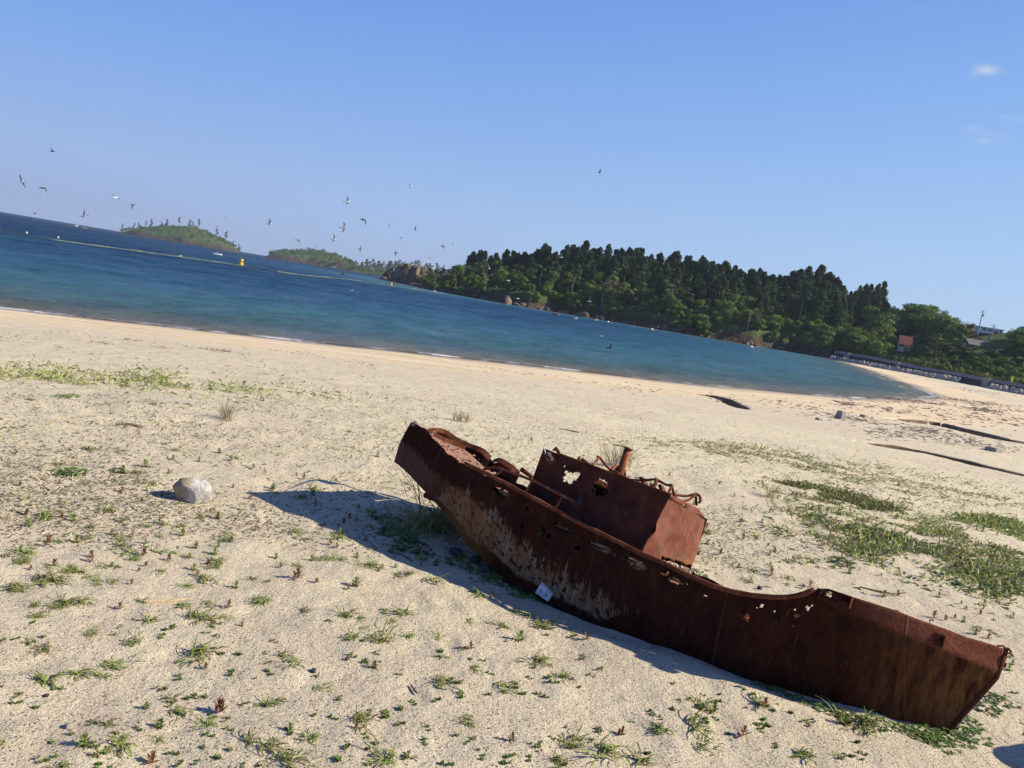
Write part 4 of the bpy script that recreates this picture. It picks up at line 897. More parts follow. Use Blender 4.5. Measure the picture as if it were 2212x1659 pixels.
patch('weed_patch', [(1990, 1190, 100, 25, .4), (2100, 1230, 120, 30, .6), (1900, 1160, 40, 14, .3), (1880, 1150, 60, 12, .3), (2180, 1270, 60, 20, .3)], 2400, .035, [DKGR, GREEN2], 'broad-leaved dark green creepers among the weeds on the right', .7, 'creepers', 1.7)
patch('grass_strip', [(1730, 1022, 60, 10, .5), (1790, 1043, 70, 11, .6), (1850, 1062, 70, 10, .6), (1900, 1074, 40, 6, .3)], 5500, .07, [GREEN, OLIVE], 'narrow diagonal strip of short green grass right of the cabin', 1.2, 'grass')
patch('grass_strip', [(2150, 1092, 60, 14, .8), (2210, 1105, 60, 16, .8)], 2500, .10, [GREEN, OLIVE], 'green grass tuft band at the right edge of the beach', 1.2, 'grass')
patch('grass_band', [(150, 778, 260, 34, 1), (300, 785, 130, 26, .6), (60, 768, 130, 26, .5), (420, 808, 160, 34, .5), (600, 815, 220, 22, .5)], 1700, .09, [GREEN, OLIVE, DRY], 'thin green grass along the crest of the beach on the left', 1.4, 'grass', 17.)
patch('grass_band', [(1560, 915, 160, 14, .3), (1680, 935, 130, 12, .4), (1800, 960, 150, 16, .5), (1950, 985, 170, 20, .6), (2110, 1020, 170, 24, .6)], 3600, .08, [OLIVE, DRY, GREEN], 'sparse olive grass along the edge of the upper beach on the right', .9, 'grass', 6.)
patch('grass_band', [(550, 900, 700, 120, 1), (1500, 950, 700, 70, .5), (1800, 1130, 330, 100, .8), (500, 1010, 700, 80, .5)], 2600, .05, [OLIVE, DRY, GREEN], 'sparse fine grass scattered over the upper beach', 1.1, 'grass', 8.)
patch('leaf_carpet', [(2080, 1590, 110, 30, 1), (2000, 1590, 90, 14, .8), (1900, 1568, 90, 10, .5), (1780, 1540, 90, 8, .4), (1690, 1502, 60, 8, .3), (1140, 1272, 30, 6, .2), (1080, 1245, 40, 7, .25), (900, 1160, 60, 25, .5), (960, 1190, 40, 20, .3), (2130, 1530, 50, 18, .5)], 520, .022, [GREEN2, GREEN2, OLIVE], 'small leaves carpeting the sand at the foot of the bow', .9, 'ground plants', 1.5)
# seaweed wrack along the tide lines
WRK = leafmat('wrack', (.07, .035, .025), (.11, .06, .035), trans=0)
P = []
for x, y, rx, ry, n in [(470, 757, 60, 5, 260), (215, 742, 25, 5, 110), (290, 735, 30, 4, 60), (350, 752, 20, 3, 60), (60, 730, 60, 5, 60), (640, 760, 60, 6, 60), (780, 785, 50, 8, 50), (1120, 800, 120, 8, 60), (1350, 835, 100, 10, 90), (1700, 868, 100, 10, 90), (1560, 865, 40, 8, 60), (2100, 868, 120, 5, 420), (1960, 865, 120, 4, 300), (1830, 872, 30, 6, 120), (2120, 885, 40, 5, 200), (1850, 905, 60, 8, 220), (1920, 935, 80, 14, 420), (2000, 930, 80, 12, 350), (2080, 950, 90, 14, 260), (2150, 880, 70, 12, 160), (2050, 895, 160, 20, 260), (1780, 890, 120, 16, 200), (2130, 965, 90, 10, 160), (2180, 905, 60, 20, 100), (1900, 880, 90, 10, 120), (2120, 845, 100, 5, 200), (1950, 815, 60, 4, 120), (690, 833, 6, 1.5, 18), (788, 828, 6, 1.5, 16), (1480, 845, 200, 14, 60)]:
    q = rng.normal(0, .5, (int(n*.8), 2)); xs = x+q[:, 0]*rx; ys = y+q[:, 1]*ry+q[:, 0]*rx*.12
    for a, b in zip(xs, ys):
        z = SEA*.9 if b > 0 else 0
        p0 = G(a, b, -1.); zz = hz(p0[0], p0[1]) if False else None
        P.append((a, b))
P = np.array(P); Q = np.array([G(a, b, -1.)[:2] for a, b in P])
for it in range(3):
    zz = height(Q[:, 0], Q[:, 1]); Q = np.array([G(a, b, z)[:2] for (a, b), z in zip(P, np.clip(zz, SEA, .3))])
zz = height(Q[:, 0], Q[:, 1]); ok = (shoredist(Q[:, 0], Q[:, 1]) > -.3) & (Q[:, 1] < 200) & (Q[:, 1] > 5); Q = Q[ok]; zz = zz[ok]
n = len(Q); rr_ = np.hypot(Q[:, 0], Q[:, 1]); L = rng.uniform(.03, .13, n)*np.clip(rr_/26, .3, 3); a = rng.uniform(0, 6.28, n)
ca, sa = np.cos(a), np.sin(a); V = []
hh = L*.22
for (u_, v_, h_) in [(-.5, -.15, 0), (0, -.25, 0), (.5, -.1, 0), (.45, .18, 0), (-.1, .25, 0), (-.45, .1, 0), (0, 0, 1)]:
    V.append(np.stack([Q[:, 0]+L*(u_*ca-v_*sa)*2, Q[:, 1]+L*(u_*sa+v_*ca)*2, zz+h_*hh-.01+.0*L], -1))
V = np.stack(V, 1).reshape(-1, 3); I = np.arange(n)[:, None]*7; T = np.concatenate([np.concatenate([I+i, I+(i+1) % 6, I+6], 1) for i in range(6)])
stuff(link('seaweed_wrack', mesh_np('wrack', V, T, WRK)), 'dark brown seaweed wrack lying along the tide lines', 'seaweed')
# ------------------------------------------------------------------ stones and driftwood
def stone(name, seed, sx, sy, sz, n=24, facets=10, rough=.05, mat=None, boxy=0):
    r = np.random.default_rng(seed); th = np.linspace(0, math.pi, n); ph = np.linspace(0, 2*math.pi, n*2, endpoint=False)
    TH, PH = np.meshgrid(th, ph, indexing='ij'); d = np.stack([np.sin(TH)*np.cos(PH), np.sin(TH)*np.sin(PH), np.cos(TH)], -1)
    nr = r.normal(size=(facets, 3)); nr /= np.linalg.norm(nr, axis=1)[:, None]; hh = r.uniform(.72, .98, facets)
    rad = np.ones(TH.shape)
    for q, h in zip(nr, hh):
        dt = d@q; rad = np.where(dt > .05, np.minimum(rad, h/np.maximum(dt, .05)), rad)
    rad = rad+rough*fbm(d[..., 0]*4+seed, d[..., 1]*4+d[..., 2]*3, 4)
    V = d*rad[..., None]*np.array([sx, sy, sz])/2.; m_ = n*2
    I = np.arange(n*m_).reshape(n, m_); J = np.roll(I, -1, 1); Fq = np.stack([I[:-1], I[1:], J[1:], J[:-1]], -1).reshape(-1, 4)
    me = mesh_np(name, V.reshape(-1, 3), Fq[:, ::1], mat, False); return me
m = Mat('boulder', .85, .2); p = m.coord('Object'); n1 = m.noise(p, 14, 6, .65); n2 = m.noise(p, 90, 3, .7); spx = m.new('ShaderNodeSeparateXYZ'); m.l.new(p, spx.inputs[0])
c = m.mix(m.rng(n1, .38, .62), (.62, .60, .55), (.30, .29, .28)); c = m.mix(m.rng(m.noise(p, 32, 5, .7, 1.2), .56, .62), c, (.20, .18, .16)); c = m.mix(m.rng(m.math('ADD', spx.outputs[0], m.math('MULTIPLY', m.math('SUBTRACT', n1, .5), .16)), -.02, -.05), c, (.36, .28, .18)); c = m.mix(m.rng(n2, .60, .7), c, (.14, .13, .12))
m.col(c); m.bump(m.math('ADD', n1, n2), .8, .012)
P = G(413, 1079); o = link('boulder', stone('boulder', 12, .245, .20, .175, 44, 9, .10, m.m), None, (P[0], P[1]+.02, hz(P[0], P[1])+.055), (.1, .15, .3)); tag(o, 'pale grey and tan boulder alone on the sand', 'boulder')
DK = Mat('basalt', .85, .2); n1 = DK.noise(DK.coord('Object'), 40, 5, .7); DK.col(DK.mix(DK.rng(n1, .4, .65), (.035, .037, .043), (.075, .08, .09))); DK.bump(n1, .8, .01)
GY = Mat('grey_stone', .85, .2); n1 = GY.noise(GY.coord('Object'), 40, 5, .7); GY.col(GY.mix(GY.rng(n1, .4, .65), (.22, .20, .17), (.33, .30, .26))); GY.bump(n1, .8, .01)
for i, (x, y, w, h, mt, lb) in enumerate([(985, 1190, .10, .05, DK, 'flat black stone in the shade under the stern'), (1028, 1205, .08, .05, DK, 'rough black stone left of the hull bottom'), (1052, 1222, .08, .045, DK, 'small black stone nearest the hull bottom'), (1008, 1168, .11, .07, GY, 'brown-grey stone behind the flat black stone'), (955, 1148, .05, .04, DK, 'little black stone beside the tall grass'), (677, 1450, .028, .022, DK, 'black pebble on the open foreground sand'), (1640, 1273, .035, .028, DK, 'dark round pebble behind the waist of the boat'), (575, 1522, .02, .012, DK, 'tiny flat dark pebble in the lower left sand'), (148, 1562, .03, .02, GY, 'half-buried grey pebble in the lower left corner'), (1238, 1470, .02, .012, GY, 'grey pebble below the arching tuft'), (100, 1500, .02, .015, DK, 'small dark pebble left of the long-leaved tuft')]):
    P = G(x, y); o = link('stone', stone('stone', 30+i, w, w*.8, h, 12, 9, .06, mt.m), None, (P[0], P[1], hz(P[0], P[1])+h*.3), (0, 0, i)); tag(o, lb, 'stone')
P = G(1016, 752) if False else G(2195, 1640)
o = link('boulder', stone('boulder', 77, .75, .8, .8, 26, 10, .06, GY.m), None, (P[0]+.88, P[1]-.20, .22), (0, 0, .4)); tag(o, 'grey boulder just outside the lower right corner, added to cast the shadow there', 'boulder')  # unseen stone added to throw the corner shadow; its kind is assumed
LATH = Mat('lath', .8, .2); n1 = LATH.noise(LATH.coord('Object', (4, 1, 1)), 30, 4); LATH.col(LATH.mix(LATH.rng(n1, .4, .6), (.52, .42, .26), (.36, .27, .15))); LATH.bump(n1, .5, .004)
TWIG = Mat('twig', .9, .1); n1 = TWIG.noise(TWIG.coord('Object'), 50, 4); TWIG.col(TWIG.mix(TWIG.rng(n1, .4, .6), (.12, .08, .055), (.24, .18, .12)))
def stick(pts, r, mat, label, name='driftwood_stick', z=.0, flat=1):
    W_ = []
    for x, y in pts: q = G(x, y); W_.append(np.array([q[0], q[1], hz(q[0], q[1])+r*.7+z]))
    mb = MB(); W2 = smooth_curve(W_, 3); mb.tube([w-W_[0] for w in W2], [r*(.7+.5*math.sin(math.pi*min(1, (i+.6)/len(W2)))) for i in range(len(W2))], 7, jit=.15)
    o = link(name, mb.mesh(name, mat.m), None, W_[0]); return tag(o, label, 'driftwood')
stick([(314, 1303), (360, 1300), (400, 1295), (418, 1294)], .0065, LATH, 'pale split wooden lath lying in the left foreground')
stick([(250, 917), (280, 920), (308, 924)], .012, TWIG, 'dark driftwood branch on the upper left sand')
stick([(1722+60, 1268+32-30), (1850, 1272+4), (1880, 1283), (1897, 1290), (1955, 1280)][:0]+[(1858, 1268), (1890, 1276), (1925, 1284), (1955, 1282)], .007, TWIG, 'crooked dark stick lying behind the bow')
stick([(838, 1186), (868, 1194), (892, 1206)], .006, TWIG, 'brown stick at the edge of the stern shadow')
stick([(1328, 935), (1345, 938), (1365, 941)], .010, TWIG, 'dark twig on the sand behind the stern')
stick([(1214, 894), (1240, 899), (1256, 903)], .010, TWIG, 'thin forked driftwood twig beyond the boat')
stick([(1008, 1404), (1020, 1420), (1018, 1432)][:0]+[(888, 1480), (895, 1490), (902, 1498)], .004, TWIG, 'bent dark twig in the foreground sand', z=.006)
stick([(2120, 972), (2145, 973), (2180, 968), (2212, 966)], .06, LATH, 'pale driftwood log at the foot of the sand bank', z=-.3)
# ------------------------------------------------------------------ distant land
def grid_mesh(name, Pg, mat, closed=False):
    a, b = Pg.shape[:2]; I = np.arange(a*b).reshape(a, b); Fq = np.stack([I[:-1, :-1], I[1:, :-1], I[1:, 1:], I[:-1, 1:]], -1).reshape(-1, 4)
    return mesh_np(name, Pg.reshape(-1, 3), Fq, mat, False)
LANDM = Mat('wooded_ground', .95, .1); p = LANDM.coord('Pos'); n1 = LANDM.noise(p, .25, 6, .65); n2 = LANDM.noise(LANDM.coord('Pos', (1, 1, .5)), 1.3, 6, .7); hh_ = LANDM.attr('rise')
rock = LANDM.mix(LANDM.rng(n2, .38, .64), (.035, .026, .02), (.125, .09, .062)); veg = LANDM.mix(LANDM.rng(n2, .4, .62), (.045, .075, .02), (.10, .14, .04))
LANDM.col(LANDM.mix(LANDM.rng(LANDM.math('ADD', hh_, LANDM.math('MULTIPLY', LANDM.math('SUBTRACT', n1, .5), 9)), 4.0, 6.5), rock, veg)); LANDM.bump(n2, 1, .8)
def hill(name, base, sky, depth, treeh, label, nx=260, nt=26, cliffh=5, prof=.75, back=True):
    """base: list of (px, py, Y distance, z); sky: list of (px, py) skyline in the photograph"""
    base = np.array(base, float); sky = np.array(sky, float); o = np.argsort(base[:, 0]); base = base[o]
    xs = np.linspace(base[0, 0], base[-1, 0], nx); rows = []
    B = np.array([AT(x, np.interp(x, base[:, 0], base[:, 1]), np.interp(x, base[:, 0], base[:, 2])) for x in xs]); B[:, 2] = np.interp(xs, base[:, 0], base[:, 3])-.6
    zt = []
    for i, x in enumerate(xs):
        yb = np.interp(x, base[:, 0], base[:, 1]); ys = np.interp(x, sky[:, 0], sky[:, 1]); Y = B[i, 1]+depth; zt.append(AT(x, ys, Y)[2]-treeh)
    zt = np.array(zt); zt = np.maximum(zt, B[:, 2]+cliffh*.6); C = []
    for t in np.linspace(0, 1, nt):
        c_ = min(1, t/.06); q = B.copy(); dirv = B[:, :2]/np.linalg.norm(B[:, :2], axis=1)[:, None]
        q[:, :2] = B[:, :2]+dirv*depth*t
        base_r = np.minimum(cliffh, (zt-B[:, 2])*.7)
        q[:, 2] = B[:, 2]+base_r*c_+(zt-B[:, 2]-base_r)*np.clip((t-.03)/.97, 0, 1)**prof
        q[:, 2] += 1.6*fbm(q[:, 0]*.09, q[:, 1]*.09+t*3, 4)*np.clip(t*6, 0, 1); nse = fbm(q[:, 0]*.25, q[:, 2]*.35+7, 4); q[:, :2] -= dirv*(nse*5*np.clip(t*9, .25, 1)*(t < .35))[:, None]
        C.append(q)
    for t in np.linspace(1.15, 2, 7):
        q = C[nt-1].copy(); dirv = B[:, :2]/np.linalg.norm(B[:, :2], axis=1)[:, None]; q[:, :2] = B[:, :2]+dirv*depth*t; q[:, 2] = zt-(zt-SEA+.5)*((t-1)**1.5 if back else .2*(t-1)); C.append(q)
    Pg = np.array(C); a, b = Pg.shape[:2]
    # smooth ends down to the water
    e = np.minimum(np.arange(b), np.arange(b)[::-1])/8.; ef = np.clip(e, 0, 1)[None, :]
    Pg[..., 2] = (B[:, 2][None])*(1-ef)+Pg[..., 2]*ef
    me = grid_mesh(name, Pg, LANDM.m); vattr(me, 'rise', (Pg[..., 2]-B[:, 2][None]).ravel()/max(cliffh, 1)*5); o = struct(link(name, me)); return Pg, nt
def on_hill(Pg, nt, fx, t):
    b = Pg.shape[1]; i = min(int(fx*(b-1)), b-1); j = min(int(t*(nt-1)), nt-1); return Pg[j, i]
# ---------------------------- trees
def leafcloud(n, centers, radii, size, rnd_, flat=1., droop=0., inner=.55):
    """leaf clumps spread through ellipsoidal sub-crowns"""
    centers = np.array(centers); radii = np.array(radii); k = rnd_.integers(0, len(centers), n)
    d = rnd_.normal(size=(n, 3)); d /= np.linalg.norm(d, axis=1)[:, None]; r = rnd_.uniform(inner, 1.05, n)[:, None]
    P = centers[k]+d*r*radii[k]*np.array([1, 1, flat]); return P, d
def leafmesh(P, d, size, rnd_, horiz=0.):
    n = len(P); nrm = d+rnd_.normal(size=(n, 3))*.6+np.array([0, 0, horiz]); nrm /= np.linalg.norm(nrm, axis=1)[:, None]
    a = np.cross(nrm, rnd_.normal(size=(n, 3))); a /= np.linalg.norm(a, axis=1)[:, None]; b = np.cross(nrm, a); s_ = (size*rnd_.uniform(.6, 1.4, n))[:, None]
    V = np.stack([P-a*s_*.5-b*s_*.3, P+a*s_*.45-b*s_*.4, P+a*s_*.6+b*s_*.25, P-a*s_*.2+b*s_*.6], 1).reshape(-1, 3); return V, np.arange(4*n).reshape(n, 4)
def crownmat(name, c1, c2, s=.35):
    m = Mat(name, .75, .15); oi = m.new('ShaderNodeObjectInfo'); n = m.noise(m.coord('Object'), s, 4, .6); n2 = m.noise(m.coord('Object'), s*5, 2, .6)
    c = m.mix(m.rng(n, .38, .62), c1, c2); c = m.mix(m.math('MULTIPLY', m.rng(n2, .5, .7), .5), c, tuple(v*1.5 for v in c2)); hs = m.new('ShaderNodeHueSaturation')
    m.set(hs.inputs['Hue'], m.rng(oi.outputs['Random'], 0, 1, .475, .52)); m.set(hs.inputs['Value'], m.rng(oi.outputs['Random'], 0, 1, .65, 1.3)); m.set(hs.inputs['Color'], c); m.col(hs.outputs[0])
    t = m.new('ShaderNodeBsdfTranslucent'); m.set(t.inputs['Color'], hs.outputs[0]); mx = m.new('ShaderNodeMixShader'); mx.inputs[0].default_value = .2
    m.l.new(m.b.outputs[0], mx.inputs[1]); m.l.new(t.outputs[0], mx.inputs[2]); m.l.new(mx.outputs[0], m.n['Material Output'].inputs[0]); return m.m
CEDARM = crownmat('cedar_foliage', (.026, .052, .018), (.062, .098, .030)); BROADM = crownmat('broadleaf_foliage', (.085, .155, .03), (.17, .24, .05)); BRIGHTM = crownmat('spring_foliage', (.13, .21, .04), (.22, .30, .06))
PINEM = crownmat('pine_foliage', (.07, .105, .035), (.13, .165, .05)); BROWNM = crownmat('budding_foliage', (.14, .115, .06), (.20, .17, .08)); YPINEM = crownmat('young_pine_foliage', (.13, .165, .035), (.22, .25, .06), 1.5)
BARK = Mat('bark', .9, .1); nb = BARK.noise(BARK.coord('Object', (1, 1, .2)), 3, 4); BARK.col(BARK.mix(nb, (.10, .07, .05), (.20, .15, .11))); PALEB = Mat('pale_bark', .9, .1); PALEB.col((.36, .31, .25))
TR = np.random.default_rng(21)
def mk_cedar(seed):
    r = np.random.default_rng(seed); Hh = 1.; cs = []; rs = []
    for k in range(64):
        t = .18+.80*(k/63.); R = .22*(1-t)**.5*r.uniform(.75, 1.3)+.012; a = r.uniform(0, 6.28); cs.append([R*.62*math.cos(a), R*.62*math.sin(a), t-.01]); rs.append([R*.62, R*.62, R*.55+.02])
    P, d = leafcloud(3000, cs, rs, 0, r, 1., 0, .5); V, Fq = leafmesh(P, d, .034, r, .3); cm = mesh_np('cedar_crown', V, Fq, CEDARM)
    t = MB(); t.tube([(0, 0, -.05), (0, 0, .3), (0.005, 0, .9)], [.018, .013, .003], 6)
    for k in range(8): a = r.uniform(0, 6.28); z = r.uniform(.15, .6); t.tube([(0, 0, z), (.10*math.cos(a), .10*math.sin(a), z+.01)], [.005, .002], 4)
    return cm, t.mesh('cedar_trunk', BARK.m)
def mk_broad(seed, mat, n=2400, spread=.36):
    r = np.random.default_rng(seed); cs = []; rs = []; t = MB(); t.tube([(0, 0, -.08), (.01, 0, .18), (.02, .01, .4)], [.035, .026, .018], 7)
    for k in range(15):
        a = r.uniform(0, 6.28); z = r.uniform(.32, .86); rr0 = spread*r.uniform(.15, 1)*math.sin(math.pi*min(.95, (z-.15)/.85))**.7; c = [rr0*math.cos(a), rr0*math.sin(a), z]; cs.append(c); q = r.uniform(.10, .18); rs.append([q*1.2, q*1.2, q*.8])
        if k < 8: t.tube([(0.01, 0, .15+.2*r.random()), (c[0]*.5, c[1]*.5, c[2]*.7), c], [.014, .009, .004], 5)
    P, d = leafcloud(n, cs, rs, 0, r, 1, 0, .35); V, Fq = leafmesh(P, d, .040, r, .4); return mesh_np('crown', V, Fq, mat), t.mesh('trunk', BARK.m)
def mk_pine(seed, mat, n=1300):
    r = np.random.default_rng(seed); cs = []; rs = []; t = MB(); L = r.uniform(-.08, .08); pts = [(0, 0, -.08), (L*.4, 0, .3), (L, .02, .62), (L*.7, .02, .92)]; t.tube(pts, [.022, .018, .012, .004], 6)
    for k in range(9):
        z = .42+.5*k/8.; a = r.uniform(0, 6.28); R = (.26*(1.05-z)+.06)*r.uniform(.6, 1.2); c = [L*.8+R*math.cos(a), R*math.sin(a), z+.02]; cs.append(c); q = r.uniform(.08, .14)*(1.15-.4*z); rs.append([q*1.3, q*1.3, q*.42]); t.tube([(L*.8*min(1, z), .01, z-.05), c], [.009, .004], 5)
    P, d = leafcloud(n, cs, rs, 0, r, 1, 0, .3); V, Fq = leafmesh(P, d, .036, r, 1.); return mesh_np('pine_crown', V, Fq, mat), t.mesh('pine_trunk', BARK.m)
def mk_dead(seed):
    r = np.random.default_rng(seed); t = MB(); L = r.uniform(-.12, .12); t.tube([(0, 0, -.05), (L*.5, 0, .5), (L, 0, 1)], [.017, .012, .003], 6)
    for k in range(9): z = r.uniform(.35, .95); a = r.uniform(0, 6.28); q = .16*(1.1-z); t.tube([(L*z, 0, z), (L*z+q*math.cos(a), q*math.sin(a), z+r.uniform(-.02, .09))], [.006, .002], 4)
    return t.mesh('dead_trunk', PALEB.m)
def mk_bush(seed, mat):
    r = np.random.default_rng(seed); cs = []; rs = []; t = MB(); t.tube([(0, 0, -.1), (0, 0, .6)], [.03, .012], 5)
    for k in range(9): a = r.uniform(0, 6.28); z = r.uniform(.15, .75); q = .34*(1-z)+.05; cs.append([q*math.cos(a), q*math.sin(a), z]); rs.append([.17, .17, .22])
    P, d = leafcloud(800, cs, rs, 0, r, 1, 0, .3); V, Fq = leafmesh(P, d, .075, r, .2); sp_ = MB()
    return mesh_np('bush', V, Fq, mat), t.mesh('stem', BARK.m)
CED = [mk_cedar(i) for i in (1, 2, 3, 4)]; BRO = [mk_broad(i, BROADM) for i in (5, 6, 7)]; BRI = [mk_broad(i, BRIGHTM) for i in (8, 9)]; PIN = [mk_pine(i, PINEM) for i in (10, 11, 12)]; BRN = [mk_broad(i, BROWNM, 1100) for i in (13, 14)]; DEAD = [mk_dead(i) for i in (15, 16, 17)]; YP = [mk_bush(i, YPINEM) for i in (18, 19, 20)]; DB = [mk_bush(i, BROADM) for i in (22, 23)]
LOWB = [mk_broad(i, BROADM, 700) for i in (31, 32)]
def tree(name, kit, P, hgt, label, cat, grp, wide=1., parts=True):
    P = np.asarray(P, float); rz = TR.uniform(0, 6.28)
    if not isinstance(kit, tuple):
        o = link(name, kit, None, P, (0, 0, rz), hgt); return tag(o, label, cat, grp)
    root = empty(name, P, (0, 0, rz), (hgt*wide, hgt*wide, hgt)); tag(root, label, cat, grp); link('crown', kit[0], root); link('trunk', kit[1], root); return root
# headland
hb = [(x, y, d, SEA) for x, y, d in [(812, 600, 640), (822, 600, 600), (860, 609, 540), (905, 618, 470), (950, 630, 410), (1037, 645, 390), (1087, 655, 360), (1141, 666, 350), (1200, 673, 358), (1260, 682, 352), (1364, 701, 345), (1438, 715, 335), (1536, 732, 330), (1618, 747, 325), (1707, 759, 335), (1759, 768.6, 324), (1792, 771, 318), (1812, 772, 330)]]
hs_ = [(812, 600), (840, 580), (860, 568), (900, 566), (940, 565), (975, 553), (1030, 538), (1100, 536), (1150, 532), (1190, 527), (1250, 523), (1310, 522), (1350, 526), (1390, 543), (1450, 543), (1500, 560), (1560, 562), (1600, 573), (1650, 590), (1700, 570), (1750, 572), (1790, 598), (1812, 592)]
HP, HN = hill('headland', hb, hs_, 75, 17, '', 300, 30, 4.5, .62)
BXA, BXB = 812, 1812
def skyx(x): return (x-BXA)/(BXB-BXA)
def put_row(kind, kit, n, x0, x1, t0, t1, h0, h1, label, cat, grp, hill_=None, wide=1., rngx=(BXA, BXB), even=False, zl=0.):
    Pg, nt = hill_ if hill_ else (HP, HN)
    for i in range(n):
        x = x0+(x1-x0)*(i+.5+TR.uniform(-.45, .45))/n if even else TR.uniform(x0, x1); t = TR.uniform(t0, t1)
        P = on_hill(Pg, nt, np.clip((x-rngx[0])/(rngx[1]-rngx[0]), 0.01, .99), t)
        qx, qy = PROJ(P)
        if any(a < qx < b and c < qy < d for a, b, c, d in [(1930, 1980, 730, 800), (2098, 2172, 705, 762), (2072, 2092, 672, 700)]): continue
        ht_ = TR.uniform(h0, h1)
        yt_ = PROJ(P+np.array([0, 0, ht_]))[1]; rp_ = .4*ht_*F/P[1]/K
        if any(a < qx+rp_ and qx-rp_ < b and yt_ < d and qy > c for a, b, c, d in [(1936, 1972, 730, 760), (2106, 2158, 700, 722), (2090, 2125, 722, 742)]) and not (qy < 735 and x < 2000): continue
        k_ = kit[TR.integers(0, len(kit))]
        tree(kind, k_, P-np.array([0, 0, .4+zl+TR.uniform(0, .22)*h0]), ht_, label, cat, grp, wide*TR.uniform(.85, 1.2))
G1 = 'dark cedars of the headland wood'
put_row('cedar_tree', CED, 78, 1000, 1812, .90, 1.0, 15, 20, 'dark conical cedar on the skyline of the wooded headland', 'cedar tree', G1, even=True)
put_row('cedar_tree', CED, 60, 1120, 1812, .55, .88, 15, 20, 'dark conical cedar on the upper slope of the wooded headland', 'cedar tree', 'cedars on the upper slope', even=True)
put_row('cedar_tree', CED, 46, 1180, 1800, .25, .55, 13, 18, 'dark cedar halfway down the wooded headland', 'cedar tree', 'cedars halfway down the slope', even=True)
put_row('pine_tree', PIN, 34, 880, 1130, .5, 1.0, 9, 13, 'pine on the far end of the headland ridge', 'pine tree', 'pines at the far end of the headland', even=True)
put_row('pine_tree', PIN, 34, 960, 1800, .08, .45, 9, 14, 'pine with flat layered branches above the shore cliff', 'pine tree', 'pines above the shore cliff', even=True)
put_row('broadleaf_tree', BRO, 50, 950, 1812, .12, .6, 8, 13, 'mid green leafy tree among the cedars of the headland', 'broadleaf tree', 'leafy trees among the cedars', even=True)
put_row('broadleaf_tree', BRO, 26, 1000, 1800, .6, .97, 10, 13, 'leafy tree on the upper slope between the cedars', 'broadleaf tree', 'leafy trees near the headland ridge', even=True)
put_row('broadleaf_tree', BRI, 16, 1000, 1812, .1, .45, 7, 11, 'bright green spring tree on the lower headland slope', 'broadleaf tree', 'bright spring trees on the lower slope')
put_row('broadleaf_tree', BRO, 95, 900, 1812, .03, .2, 5, 9, 'small leafy tree at the top of the shore cliff', 'broadleaf tree', 'small leafy trees along the cliff top', even=True)
put_row('budding_tree', BRN, 10, 1200, 1800, .1, .8, 9, 14, 'brownish budding tree among the green trees', 'budding tree', 'brownish budding trees')
put_row('dead_tree', DEAD, 16, 960, 1720, .06, .4, 9, 15, 'bare pale dead tree standing on the headland slope', 'dead tree', 'bare dead trees of the headland', even=True)
# hillside behind the beach on the right
wallpx = [(1804, 774, 310, 757), (1879, 786, 288, 769), (1929, 796, 275, 779), (1982, 807, 262, 790), (2065, 822, 240, 804), (2131, 832.5, 226, 816), (2212, 849, 212, 830), (2400, 885, 190, 862)]
rb = [(x, y-12, d+16, -.6) for x, y, d, _ in wallpx]; rb = [(1780, 765, 332, -1)]+rb
rs_ = [(1780, 600), (1812, 592), (1830, 590), (1870, 592), (1900, 622), (1912, 642), (1960, 637), (2010, 642), (2040, 662), (2075, 655), (2100, 653), (2130, 655), (2160, 657), (2212, 668), (2400, 690)]
RP, RN = hill('hillside', rb, rs_, 95, 12, '', 220, 26, .3, 1.0)
RX = (1780, 2400); RH = (RP, RN)
def avoid(x0, x1): pass
def put_r(kind, kit, n, x0, x1, t0, t1, h0, h1, label, cat, grp, wide=1.): put_row(kind, kit, n, x0, x1, t0, t1, h0, h1, label, cat, grp, RH, wide, RX, True)
put_r('cedar_tree', CED, 26, 1785, 1895, .45, 1.0, 8, 12, 'dark cedar where the headland meets the green hillside', 'cedar tree', 'cedars at the landward end of the headland')
put_r('broadleaf_tree', BRO, 26, 1785, 1930, .05, .6, 9, 13, 'leafy tree at the landward end of the headland', 'broadleaf tree', 'leafy trees at the end of the seawall', 1.1)
put_r('broadleaf_tree', BRI, 8, 1800, 1900, .05, .4, 8, 11, 'bright green tree close above the end of the seawall', 'broadleaf tree', 'bright trees above the end of the seawall', 1.2)
put_r('broadleaf_tree', BRO, 30, 1905, 2075, .5, 1.0, 10, 13, 'rounded green tree on the hilltop right of the headland', 'broadleaf tree', 'rounded trees on the right-hand hilltop', 1.2)
put_r('broadleaf_tree', BRI, 9, 1960, 2120, .5, .9, 8, 10, 'yellow-green tree on the slope below the right-hand hilltop', 'broadleaf tree', 'yellow-green trees of the right-hand hillside', 1.2)
put_r('pine_tree', PIN, 9, 1990, 2110, .22, .42, 8, 11, 'spreading pine on the lower hillside right of the small house', 'pine tree', 'spreading pines right of the small house', 1.3)
put_r('broadleaf_tree', BRO, 12, 2060, 2150, .75, 1.0, 4, 6, 'green tree behind the white house', 'broadleaf tree', 'trees behind the white house', 1.1)
put_r('budding_tree', BRN, 6, 2065, 2120, .92, 1.0, 5, 7, 'thin brownish tree on the skyline by the utility pole', 'budding tree', 'thin brownish trees on the skyline', 1.1)
put_r('budding_tree', BRN, 6, 2160, 2240, .85, 1.0, 4, 6, 'thin brownish tree on the skyline at the right edge', 'budding tree', 'thin trees at the right edge', 1.2)
put_r('broadleaf_tree', BRO, 20, 2165, 2300, .3, .9, 6, 9, 'dark leafy tree at the right edge of the hillside', 'broadleaf tree', 'dark leafy trees at the right edge', 1.2)
